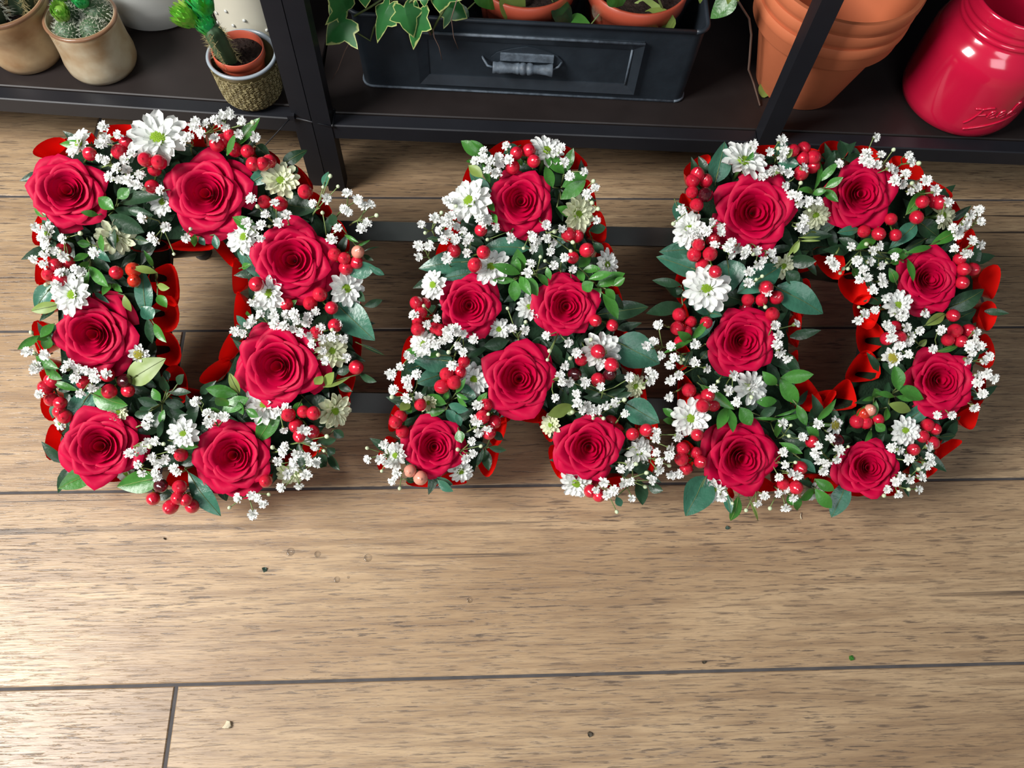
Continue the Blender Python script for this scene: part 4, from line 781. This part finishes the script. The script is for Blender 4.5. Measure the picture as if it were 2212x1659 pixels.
GYP = """a 805 195 920 255 780 330 815 285|925 340;a 830 460 780 440 970 450 1025 405 910 520|875 415;a 855 585 930 605 1000 610 985 535 1090 565 1065 650|1120 675 1170 490;a 1190 420;b 85 155 65 190 165 170 230 140 265 150 125 245|525 160;b 320 205 290 100 340 95 440 150 415 250 235 285;b 545 275;b 35 275 5 300;a 1250 690;a 1115 905 1290 975 1185 1055 1215 1085|1355 1185;a 1450 1060|1485 990;a 280 975 330 1060|0 0;a 265 1225 350 1190 340 1265 365 1130 430 1165|470 1165;a 490 1065 495 1205|625 1025 535 1225;a 510 1335 435 1420 635 1330 585 1300 470 1340|360 1425;a 735 1175;
b 700 790 625 875 595 960 725 945|655 970 565 815;b 585 1065 480 945;b 515 755;b 790 885;b 1000 795 1100 755|1130 580 1075 665 1190 660;b 1190 985 1140 1065|1070 865;b 1260 715 1270 860 1240 835 1350 760;b 1390 815 1445 800 1415 945 1370 990|1490 885;b 525 1560;
c 200 410 330 430 250 535 265 515|230 265 255 415 345 410;c 480 530 505 490 550 600 560 525 625 540;c 680 560 700 600 780 565 675 670 590 710;c 290 715;c 1090 890 1075 940;c 1075 1065 1135 1060 1035 1120 955 1150|1095 1100 1195 1080 1000 1160;c 1110 1180 1150 1220 1205 1195 1250 1120;c 1010 1230 1040 1290 1140 1290 1150 1330;c 1275 1260 1300 1290;
d 70 775 90 760;d 165 860 290 880 215 885 170 930;d 550 130 500 170 650 150 650 205 720 220;d 740 135 800 130 815 180 890 190 900 150 955 110 790 240 840 265;d 990 235 910 285 1000 310 1075 295;d 1115 205 1155 310|1075 245;d 930 350 1005 400 1025 470;d 1180 450;d 370 260 420 275 460 205;d 740 815 675 845 720 975;d 855 975 895 985 950 1095 890 1170|1035 1025 1015 1130;d 730 1095 715 1140 815 1150|640 1105;d 675 1210 745 1300 795 1255 790 1210;d 910 1215 885 1310 830 1385 705 1400 960 1215;d 390 1475 490 1455 530 1475 570 1520 495 1590|325 1545 610 1450;
e 845 235 785 305 850 290 900 300 955 280 960 320;e 1035 295 1015 190;e 875 365 940 395;e 1380 240 1420 210;e 1490 420 1595 380 1450 310;e 1620 550 1675 505|1665 455 1655 615 1700 660;e 1690 745;e 575 600|640 640;e 865 570;e 380 780 480 730|410 840 530 690;e 550 755 600 720 640 790 515 820 590 770;e 545 890 585 850 635 885 695 825;e 440 935 365 940 360 1020;e 720 990 715 910 740 880;e 570 1030;e 870 740 820 735 935 800 850 770;e 1310 780;e 1045 880|875 890;e 1220 885 1205 860 1215 955 1245 900|1145 955;e 1315 880 1365 915 1345 980 1430 810|1375 830 1510 910 1495 975;e 1450 1020 1370 1080|1305 1050;e 1200 1075 1175 1140|1270 1020;e 1510 1110;e 325 1455 420 1525 495 1480|400 1385;e 590 1560 640 1560;e 1060 1555 1150 1565|1025 1405 1160 1505;
f 640 170 590 185 620 130 540 215;f 700 120 740 135 700 220 740 270|635 270;f 815 175;f 465 235;f 660 365|560 290;f 330 290 365 320 285 375 215 430;f 330 475 240 545 340 525 330 600 415 590 400 430|225 595;f 1340 150 1500 200|1365 260 1350 325;f 1560 280 1735 345|1515 315 1665 180;f 1475 370 1505 490 1455 490 1440 440 1405 600|1615 465;f 1620 490 1735 520 1940 455;f 1560 570 1565 640 1600 690|1530 705;f 1840 635 1770 660 1645 665 1710 690 1665 700|1905 615 1680 750 1755 750;f 1910 715;f 840 650;f 820 760 845 775 850 850 920 825|920 720;f 800 915 810 1005 755 1040|865 950 700 975;f 50 1045 135 1050 190 1075 165 940|45 965 150 1130;f 260 1145 225 1205|280 1255;f 1760 1210 1700 1270 1780 1300 1835 1270|1850 1425;f 1960 1325 1950 1205 1900 1220 2105 1195|2055 1245 2065 1145;f 1880 1110 1940 1085|1990 1080;f 2010 970;
g 890 190;g 1110 155 1135 235 1110 285 1020 245|1085 220;g 1050 390 1000 420 1100 390 1170 410 960 440;g 1280 370 1140 510;g 330 690|270 805;g 570 790 640 830 640 870 530 860;g 455 850 430 890 390 880;g 590 975 720 950 700 990 770 1000 720 1045|675 1005;g 820 1045 840 1010 920 1015|890 1040;g 970 1085 930 1125 1035 1030 1050 1085;g 860 1180 850 1270|960 1215 915 1240;g 1240 590 1190 580 1250 650 1320 630 1395 630|1330 700 1260 490;g 1285 775 1285 845 1245 830;g 150 1595;g 1000 1340|985 1455;g 1060 1595 1225 1585;
h 550 130 475 260 585 270 460 310;h 500 330 560 345 655 370 690 390|685 230;h 800 270 820 320|880 335;h 780 420 695 470 755 500;h 815 555 870 520 940 470 1010 545|830 490;h 260 340;h 355 985 400 1090 450 1160 500 1100|330 1155 270 1190 295 1155;h 520 1015 575 980 590 1130|475 965 630 1110;h 420 1240 480 1220 525 1320;h 590 1220 600 1270;h 695 1060;h 195 1085 225 1130;h 1045 770 1110 640;h 1200 850 1250 810 1280 745 1190 890 1150 840;h 1350 700 1360 790;h 1300 940 1360 970 1240 1040 1270 1040 1160 1000;h 625 1390 720 1500 760 1530;h 630 1590 660 1620 680 1690;h 785 1610 885 1635 820 1680 800 1720;h 460 1510 410 1555 540 1480|415 1455;h 930 1510;h 1060 1630;
i 55 250 115 215 175 325|155 80;i 255 250 285 340 250 395|335 380 355 355;i 450 240;i 445 380 540 430 315 475 250 525;i 120 480 85 525 80 450;i 240 655;i 595 585|630 530;i 750 485 710 600|745 605;i 900 575 780 695|895 655;i 1085 85 1110 160 1100 230 1120 300 1180 350;i 140 935 250 1060 310 970 130 985;i 140 1100 240 1125 160 1170 160 1235|240 1200;i 315 1270 260 1275;i 1150 1095 1165 1195 1115 1290|1245 1175;i 1205 1260 1265 1280;i 1175 1390 1110 1420 1230 1455 1170 1535|1045 1540;i 1000 1440 945 1500|855 1555;i 660 1450|745 1500;i 1145 865 1300 975|1210 880 1195 965;i 1430 1040 1405 1100 1430 1160 1465 1240 1490 1180;i 1425 870;
j 195 985 265 1075 250 1150|340 1050;j 650 90 680 180;j 750 250 820 315;j 1075 125 1010 275;j 1310 250 1390 250 1350 210 1360 140;j 1420 370 1330 300 1290 360 1460 330;j 1370 480 1440 470 1370 540 1500 505;j 1410 630;j 1050 800 1160 795;j 1340 735;j 750 1080 690 1060 820 1150;j 980 1050 985 1130 1000 1180 960 1195;j 920 1290|900 1230;j 760 1290 720 1330 830 1310;j 650 1390 740 1430 900 1390|820 1390 625 1440"""
for gi, ent in enumerate([q for q in GYP.replace('\n', '').split(';') if q.strip()]):
    rr = random.Random(1500 + gi); rg = ent.split()[0]; body, _, bd = ent[len(rg) + 1:].partition('|'); pr = lambda s: [zp(rg, float(a), float(b)) for a, b in zip(s.split()[0::2], s.split()[1::2]) if a != '0']
    pts, buds = pr(body), pr(bd); cx_, cy_ = sum(p[0] for p in pts) / len(pts), sum(p[1] for p in pts) / len(pts)
    nr = min(ROSES, key=lambda r: math.hypot(r[1] - cx_, r[2] - cy_)); dd = math.hypot(nr[1] - cx_, nr[2] - cy_); f_ = min(.45, 40 / max(1, dd)) if dd > nr[3] * .8 else -.25
    rx, ry = cx_ + (nr[1] - cx_) * f_, cy_ + (nr[2] - cy_) * f_; root = P(rx, ry, .047); e = empty('baby_breath_sprig', root); w_, k = where((cx_, cy_))
    nn = len(pts); reg(e, '%s-flowered baby\'s breath sprig %s' % (('one', 'two', 'three', 'four', 'five', 'six', 'seven', 'eight', 'nine')[nn - 1], w_), (cx_, cy_)); tag(e, None, 'baby\'s breath', 'baby\'s breath on the floral letters')
    low = dd > 150 and False
    st = MB(); hub = P((rx + cx_) / 2, (ry + cy_) / 2, .076) - root; st.tube([V3((0, 0, 0)), hub * .5 + LN * .003, hub], .0008, 5)
    over = any(math.hypot(r[1] - cx_, r[2] - cy_) < r[3] * .95 for r in ROSES)
    for px in pts:
        n = rr.uniform(.086, .100) + (.016 if over else 0); c = P(*px, n) - root; r_ = .0056 * rr.uniform(.82, 1.12)
        d = (LN + LU * rr.uniform(-.55, .55) + LV * rr.uniform(-.55, .55) + (c - hub).normalized() * .35).normalized()
        mt = Matrix.Translation(c) @ basis(d, rr.uniform(0, 6)).to_4x4() @ Matrix.Diagonal((r_, r_, r_, 1)); b_ = obj('blossom', rr.choice(GM), e, mtx=mt); obj('calyx', CALM, b_)
        b0 = c - d * r_ * .8; st.tube([hub, hub * .5 + b0 * .5 - d * .004 + V3((rr.uniform(-.002, .002), rr.uniform(-.002, .002), 0)), b0], .00055, 5)
    for px in buds:
        c = P(*px, rr.uniform(.084, .098) + (.014 if over else 0)) - root; d = ((c - hub).normalized() + LN * .5).normalized(); r_ = .0021 * rr.uniform(.8, 1.2)
        obj('bud', BUDM, e, mtx=Matrix.Translation(c) @ basis(d).to_4x4() @ Matrix.Diagonal((r_, r_, r_, 1))); st.tube([hub, hub * .5 + c * .5 - d * .003, c - d * r_], .0005, 5)
    st.build('stem', M['gstem'], e)
# ================================================================ foliage: region, then base x y tip x y width kind
LEAVES = """a 880 830 770 750 80 g,920 750 1000 680 70 g,940 790 1230 720 90 d,900 840 1040 870 60 d,1000 840 1170 880 60 d,860 890 1100 1010 110 d,760 880 640 860 40 g;a 700 1110 605 1100 50 g,690 1190 580 1240 50 g,685 1250 610 1330 55 g,720 1140 850 1240 50 t,710 1210 850 1310 60 d,700 1290 830 1430 70 g,690 1330 650 1475 60 g,700 1340 720 1480 50 d,590 1360 490 1460 60 g,850 940 880 1130 70 d,785 1040 790 1150 40 g;a 710 335 475 330 55 g;a 340 900 475 1085 75 t;a 350 890 275 835 45 g;a 1060 1070 1150 1090 60 d;a 1215 1330 1040 1290 50 y,1230 1430 1310 1450 50 y,1230 1510 1290 1590 60 g,1190 1280 1130 1170 30 g;a 1110 1320 1140 1655 105 t;a 970 1510 1010 1630 50 y,860 1420 800 1490 45 g,740 1490 840 1560 32 t,800 1560 870 1640 38 t,880 1420 950 1480 40 g;a 400 1440 275 1605 130 t;a 470 1580 255 1625 70 y;a 720 350 740 450 50 t;
b 400 340 572 138 75 g;b 330 410 390 260 42 g,290 330 260 225 62 d,310 370 215 345 62 d;b 500 640 728 500 92 t;b 560 350 665 440 95 d;b 770 485 938 378 85 d;b 860 560 840 490 50 d;b 405 1125 645 1395 105 t;b 560 1000 380 900 80 g;b 790 800 1010 840 150 d;b 1080 650 1115 550 60 t;b 1140 880 1165 965 60 d,1250 1040 1340 1090 26 g,1340 1125 1435 1080 18 g,1395 1165 1505 1128 10 d,1390 1195 1452 1232 30 d;b 1280 1335 1470 1290 105 t,1445 1290 1545 1345 42 t;b 1220 1600 1335 1632 62 d,1400 1590 1530 1550 52 d,1330 1480 1385 1545 60 d;b 780 1612 862 1550 55 g;b 445 1290 505 1265 45 g;b 70 1040 70 1112 42 g,110 1060 150 1112 40 t,230 1040 250 1142 52 t;
c 390 205 300 295 60 g,370 270 275 315 50 g,290 290 138 382 46 g,360 300 328 382 62 g;c 270 445 415 525 62 g,330 530 455 600 62 g,450 620 565 600 72 t,385 625 560 685 42 g;c 690 720 905 800 145 g;c 650 720 510 935 150 t;c 400 800 380 890 62 t;c 950 610 1195 465 165 y;c 1080 170 1112 335 55 d,1130 205 1215 330 55 g,1040 80 1112 155 82 t;c 1170 760 1115 680 62 g,1150 790 1015 758 66 d,1100 820 1018 830 42 d,1210 770 1340 802 62 d,1220 700 1190 588 62 d,1240 700 1385 702 48 d,1230 612 1208 545 45 d,1300 640 1335 578 52 d,1080 850 985 870 52 d,1180 940 1190 838 42 g,1160 1030 1192 908 38 d;c 660 1290 445 1400 130 g;c 1140 1330 880 1385 150 g;c 1150 1440 1252 1450 92 d;c 1390 1305 1595 1590 120 t;c 1265 1060 1445 1095 62 g;c 720 1290 640 1370 60 g;
d 455 220 378 148 46 t,410 310 338 295 42 t,480 150 455 108 32 g;d 395 705 328 568 52 y;d 370 712 163 678 82 g,310 800 228 738 72 g,455 748 285 832 92 g,260 852 158 822 42 g,420 862 390 775 52 g,450 830 535 880 50 g;d 690 815 535 1050 112 g;d 842 780 790 892 62 g;d 1120 70 1368 305 200 t;d 880 750 1095 950 185 d;d 950 640 1000 590 55 y,1030 650 1088 558 62 y,1020 662 1185 608 22 y,1120 640 1205 692 48 d,1280 572 1392 622 48 d,1110 560 1205 528 62 d;d 1280 350 1452 428 22 d;d 970 1062 1102 1040 62 d,1040 1110 1090 1150 52 d,1045 1160 1122 1265 55 d,960 1180 1032 1242 92 d,1090 980 1155 1030 62 d,830 1080 868 1280 62 d;d 270 1400 300 1492 72 d;
e 830 262 688 160 76 g,860 222 758 153 32 g,800 320 718 310 36 g,830 282 850 362 26 g,740 340 832 422 62 y,890 462 842 338 36 g;e 875 545 748 398 92 t;e 1095 200 1000 245 72 t;e 1110 285 1132 338 30 g;e 1440 392 1318 278 82 g,1450 382 1512 218 62 g,1440 492 1618 398 82 g,1430 582 1598 458 82 g,1360 492 1308 348 62 g,1420 482 1368 408 72 d,1440 532 1378 562 82 d,1400 652 1532 722 72 g;e 880 602 922 672 42 g,908 700 942 762 42 g;e 1175 955 868 940 115 t;e 765 1050 385 1095 165 t;e 520 890 428 885 35 d;e 800 1130 540 1180 62 t;e 510 1265 600 1130 65 t;e 1470 830 1390 950 65 t;e 1110 1142 928 1080 62 g,1070 1192 918 1190 46 g,1070 1190 1080 1342 76 g,1120 1170 1190 1292 62 g,1160 1160 1242 1302 72 g,1110 1132 1068 1018 62 g,1130 1122 1100 968 82 g,1250 1150 1322 1232 52 g,1320 1100 1340 1185 40 g;e 1560 1092 1642 1008 62 g,1590 1120 1712 1108 52 g,1640 1182 1792 1138 52 g,1700 1232 1884 1143 82 g,1820 1232 1892 1178 52 g,1660 1212 1588 1262 72 g,1720 1262 1656 1312 72 g,1740 1302 1842 1472 72 g,1770 1292 1894 1402 62 d,1760 1262 1822 1332 52 g,1590 1200 1552 1125 50 g;e 1700 1450 2052 1398 115 d;e 1668 918 1735 992 62 d,1640 822 1752 798 62 d;
f 460 290 336 256 55 g,560 292 470 256 62 g;f 645 335 375 310 155 t;f 555 440 412 492 112 t;f 420 370 328 392 72 t;f 905 240 755 322 42 d,1060 190 900 225 82 d;f 610 642 486 588 72 g,640 652 762 692 68 t,600 692 468 716 52 g,620 692 684 772 62 t,630 558 600 622 36 g,690 562 752 468 32 g,690 572 772 612 28 g,700 602 762 662 28 g;f 700 560 828 592 125 t;f 850 642 908 568 56 g;f 705 840 728 922 66 g,690 720 722 802 42 t;f 930 960 1044 980 48 d,900 980 922 1118 62 d,840 1092 882 978 32 d,960 850 1024 902 50 d;f 540 1178 654 1232 64 t,560 1200 654 1278 62 t;f 330 1192 402 1200 46 d;f 350 640 285 692 60 y,330 660 360 700 40 g;f 1522 660 1362 722 84 y,1550 700 1478 702 42 y;f 1860 200 2150 345 235 t;f 1930 650 2146 775 175 t;f 1450 540 1545 632 102 d;f 1540 500 1530 575 50 d,1850 602 1952 568 42 d,1780 572 1902 540 42 d;f 1970 1120 2084 1078 84 d,2010 1200 2042 1362 84 d,2080 1240 2174 1272 62 d,1850 1320 1882 1385 45 t;
g 600 465 665 185 155 t;g 540 412 468 288 52 d,530 422 426 368 52 d,570 452 550 338 62 d,620 452 640 378 62 d;g 810 402 892 262 56 g,860 412 1052 308 38 d;g 1090 332 1236 340 84 t,1060 262 1155 178 72 t,1130 292 1192 228 52 y;g 290 650 350 850 105 t;g 380 790 482 842 42 d;g 470 1175 165 1065 150 t;g 420 1000 178 1022 120 t;g 320 1282 122 1248 58 d,340 1322 280 1332 52 d,330 1362 208 1312 82 d,330 1442 90 1492 92 d;g 545 1490 365 1275 155 t;g 560 1500 642 1522 66 t;g 690 1100 720 1318 225 t;g 1095 1140 785 1335 155 t;g 640 1350 800 1402 155 d;g 1090 1310 1425 1492 205 t;g 1170 1092 1368 1098 92 d,1150 1180 1244 1262 92 d;g 1255 912 1408 910 15 y,1260 940 1404 938 15 y,1250 950 1208 1034 30 y,1240 940 1162 1055 25 y,1335 870 1385 870 14 y;
h 70 532 120 298 42 g,110 472 242 338 52 g,160 522 284 448 54 g,60 572 152 548 46 g,150 542 244 624 54 g,140 412 222 248 62 d,60 560 -60 545 45 g;h 290 292 268 163 84 d,310 300 424 288 62 d;h 790 725 928 545 74 g;h 850 815 672 982 112 t;h 410 850 262 872 60 t;h 895 800 1035 905 130 d;h 400 1002 545 928 62 g,640 1032 752 1010 42 g;h 760 1082 768 1008 62 g,800 1092 840 1242 46 g,790 1032 985 978 42 g;h 990 962 1194 858 74 g;h 920 930 778 1002 52 d;h 700 1255 655 1155 66 g;h 370 1160 402 1224 62 g;h 670 1110 744 1080 52 g;h 1130 1455 1388 1328 135 d;h 1200 1535 1334 1478 92 d;h 940 1592 1084 1508 64 y;
i 410 202 316 138 62 g,430 192 534 56 58 g,420 202 206 302 34 g,470 190 600 60 40 t;i 380 372 422 288 52 d;i 500 342 545 288 62 d;i 1140 502 1376 478 92 g,1130 522 1264 706 102 g,1260 722 1334 874 62 g,1090 552 996 468 72 g;i 1100 802 1262 748 22 g,920 822 1112 830 22 g,1100 832 1324 788 34 g,1100 968 1100 848 64 g;i 700 742 628 904 74 g,720 752 750 924 68 g,810 742 892 874 92 g,870 770 930 650 72 d,940 692 1098 690 72 g,970 802 1084 740 62 d;i 500 565 744 742 74 g;i 490 510 535 575 62 d;i 280 812 196 748 52 g,270 852 202 838 46 g;i 530 1305 385 1585 235 t;i 690 1422 730 1574 58 t;i 790 1450 728 1624 84 g;i 880 1470 948 1634 22 y;i 1250 1440 1270 1556 62 g,1190 1440 1222 1514 52 g;i 1130 1022 1294 1100 54 g,1290 1150 1398 1252 62 t;i 1390 1392 1296 1474 84 g,1400 1372 1286 1318 42 d,1410 1392 1528 1532 84 g,1410 1312 1552 1402 72 g;
j 90 842 238 688 58 g,100 962 15 898 62 g;j 740 592 720 415 94 g,740 582 934 664 94 g,730 652 884 672 48 g,670 712 838 762 74 y,700 652 578 620 42 g,560 652 548 588 52 g;j 500 722 396 832 62 g,560 692 528 834 54 g,650 742 640 838 58 g,560 872 632 924 64 g,520 922 478 1004 42 g,540 660 470 680 30 g;j 805 845 1016 685 115 t;j 1060 972 1188 962 52 d;j 1050 292 1204 250 38 g;j 910 242 964 200 52 y;j 330 1330 222 1598 125 t;j 850 1170 952 1264 62 d"""
KM = {'g': 'green', 't': 'teal', 'y': 'yg', 'd': 'dark'}; KN = {'g': 'fresh green', 't': 'blue-green', 'y': 'yellow-green', 'd': 'dark green'}
for li, ent in enumerate([q for q in LEAVES.replace('\n', '').split(';') if q.strip()]):
    rr = random.Random(3000 + li); rg = ent.split()[0]; ls = [q.split() for q in ent[len(rg) + 1:].split(',')]; items = []
    for q in ls:
        b_ = zp(rg, float(q[0]), float(q[1])); t_ = zp(rg, float(q[2]), float(q[3])); b_, t_ = (b_[0] - .05 * (t_[0] - b_[0]), b_[1] - .05 * (t_[1] - b_[1])), (t_[0] + .07 * (t_[0] - b_[0]), t_[1] + .07 * (t_[1] - b_[1])); items.append((b_, t_, float(q[4]) / ZR[rg][2] / PXM, q[5]))
    bx, by = sum(i[0][0] for i in items) / len(items), sum(i[0][1] for i in items) / len(items); mx_, my_ = sum((i[0][0] + i[1][0]) / 2 for i in items) / len(items), sum((i[0][1] + i[1][1]) / 2 for i in items) / len(items)
    root = P(bx, by, .048); w_, k = where((mx_, my_)); main = max(items, key=lambda i: i[2])[3]; big = max(i[2] for i in items) * PXM
    org = root; n0 = {'g': .074, 't': .071, 'y': .075, 'd': .062}
    if len(items) == 1:
        b_, t_, w, kd = items[0]; n = n0[kd] + rr.uniform(-.002, .004); bw, tw_ = P(*b_, n), P(*t_, n + rr.uniform(-.006, .008))
        ln = (tw_ - bw).length; kind = 'ovate' if w / ln > .38 else 'lance'
        e = obj('leaf', leaf_mesh(bw, tw_, w * 1.28, (LN + LU * rr.uniform(-.25, .25) + LV * rr.uniform(-.25, .25)).normalized(), kind, rr.uniform(.05, .14), rr.uniform(.12, .35), rr.uniform(-.05, .12), M[KM[kd]], 9, rr.uniform(-.3, .3), vary=rr.uniform(0, 6)), None, bw)
        ax = (tw_ - bw).normalized(); up = LN; sd = ax.cross(LN).normalized()
        MB().tube([(P(*b_, .046) - bw) * .8 - ax * .004, -ax * .003, V3((0, 0, 0)), ax * ln * .25 + up * ln * .05], .0008, 5, .0005).build('stalk', M['stem'], e)
        cl = [V3(e.data.vertices[i * 5 + 2].co) + LN * .00025 for i in range(10)]
        MB().tube(cl, .00045, 4, .0002).build('midrib', M['yg'] if kd == 'g' else M['stem'], e)
        reg(e, '%s %s %s leaf %s' % ('broad' if kind == 'ovate' else 'narrow', 'large' if big > 28 else 'small', KN[kd], w_), (mx_, my_)); tag(e, None, 'leaf', 'single leaves on the floral letters')
    else:
        e = empty('leafy_sprig', root); reg(e, 'sprig of %s %s leaves %s' % (('two', 'three', 'four', 'five', 'six', 'seven', 'eight', 'nine', 'ten', 'eleven', 'twelve')[len(items) - 2], KN[main], w_), (mx_, my_)); tag(e, None, 'foliage', 'leafy sprigs on the floral letters')
        st = MB(); hub = P(bx, by, .060) - org; st.tube([V3((0, 0, 0)), hub], .0011, 6)
        for (b_, t_, w, kd) in items:
            n = n0[kd] + .004 + rr.uniform(-.003, .008); bw, tw_ = P(*b_, n), P(*t_, n + rr.uniform(-.004, .014)); ln = (tw_ - bw).length
            o = obj('leaf', leaf_mesh(bw, tw_, w * 1.28, (LN + LU * rr.uniform(-.4, .4) + LV * rr.uniform(-.4, .4)).normalized(), 'lance' if w / ln < .7 else 'obovate', rr.uniform(.04, .14), rr.uniform(.15, .4), rr.uniform(-.05, .15), M[KM[kd]], 7, rr.uniform(-.3, .3), vary=rr.uniform(0, 6)), e, bw - org)
            st.tube([hub, hub * .5 + (bw - org) * .5 - LN * .002, bw - org], .0007, 5)
        st.build('stem', M['stem'], e)
finish_labels()
# ================================================================ bits on the floor
gl = clear.copy(); gl.name = 'water'
for n_ in gl.node_tree.nodes:
    if n_.type == 'BSDF_GLOSSY': n_.inputs['Roughness'].default_value = .03
for (x, y, r_, lb) in ((628, 1192, .0042, 'water drop on the floor closest to the blue-green leaf scrap'), (686, 1197, .0034, 'middle water drop of the row of three near the leaf scrap'), (795, 1205, .0042, 'water drop ending the row of three, farthest from the leaf scrap'), (728, 1252, .0032, 'water drop beside the tiny droplet, below the row of three'), (753, 1247, .0014, 'tiny water droplet beside a larger drop on the floor'), (1015, 1296, .003, 'lone water drop on the plank apart from the others')):
    p = at(x, y, 0); prof = [(r_ * math.cos(a), r_ * .2 * math.sin(a)) for a in [PI / 2 * i / 6 for i in range(7)]]; prof[-1] = (.00002, prof[-1][1])
    o = MB().lathe(prof, 20).build('water_drop', gl, None, p + V3((0, 0, .00005))); tag(o, lb, 'water drop', 'water drops on the floor')
M['scrap'] = mat('dark_scrap', srgb(52, 74, 62), .6, .3); M['crumb'] = mat('pale_crumb', srgb(220, 206, 176), .7, .1); M['dry'] = mat('dry_scrap', srgb(70, 60, 44), .7, .3)
def scrap(name, x, y, r_, mk, label, cat, seed, h=.002):
    rr = random.Random(seed); K = 7; p = at(x, y, 0); base = [(r_ * rr.uniform(.5, 1.2) * math.cos(2 * PI * i / K), r_ * rr.uniform(.5, 1.2) * math.sin(2 * PI * i / K), .0001) for i in range(K)]
    top = [(a * .9, b * .9, .0006 + rr.uniform(0, h)) for a, b, _ in base]; o = MB().add(base + top, [tuple(range(K - 1, -1, -1)), tuple(range(K, 2 * K))] + [(i, (i + 1) % K, K + (i + 1) % K, K + i) for i in range(K)]).build(name, M[mk], None, p, smooth=False); tag(o, label, cat)
scrap('leaf_scrap', 572, 1231, .0035, 'scrap', 'dark blue-green leaf scrap on the floor near water drops', 'debris', 1)
scrap('leaf_scrap', 1571, 1141, .0025, 'scrap', 'dark green leaf scrap on the floor below the jar-side D stem', 'debris', 2)
scrap('leaf_scrap', 1838, 1421, .0035, 'green', 'crumpled bright green leaf scrap beside the long floor joint', 'debris', 3)
scrap('leaf_scrap', 1521, 1431, .0022, 'dry', 'brown-green crumb on the wide plank by the floor joint', 'debris', 4)
scrap('pale_crumb', 491, 1568, .0045, 'crumb', 'small cream crumb on the plank next to the butt joint', 'debris', 5, .004)
scrap('dry_crumb', 1274, 1586, .0028, 'dry', 'dark brown crumb on the plank beyond the butt joint', 'debris', 6)
scrap('dry_crumb', 356, 1164, .0015, 'dry', 'tiny black speck on the plank below the red berries', 'debris', 7)
o = MB().tube([at(1731, 1107, .001), at(1729, 1114, .0016), at(1731, 1121, .001)], .0006, 5).build('stem_snippet', M['crumb']); tag(o, 'thin pale stem snippet on the floor below the D by the red jar', 'debris')
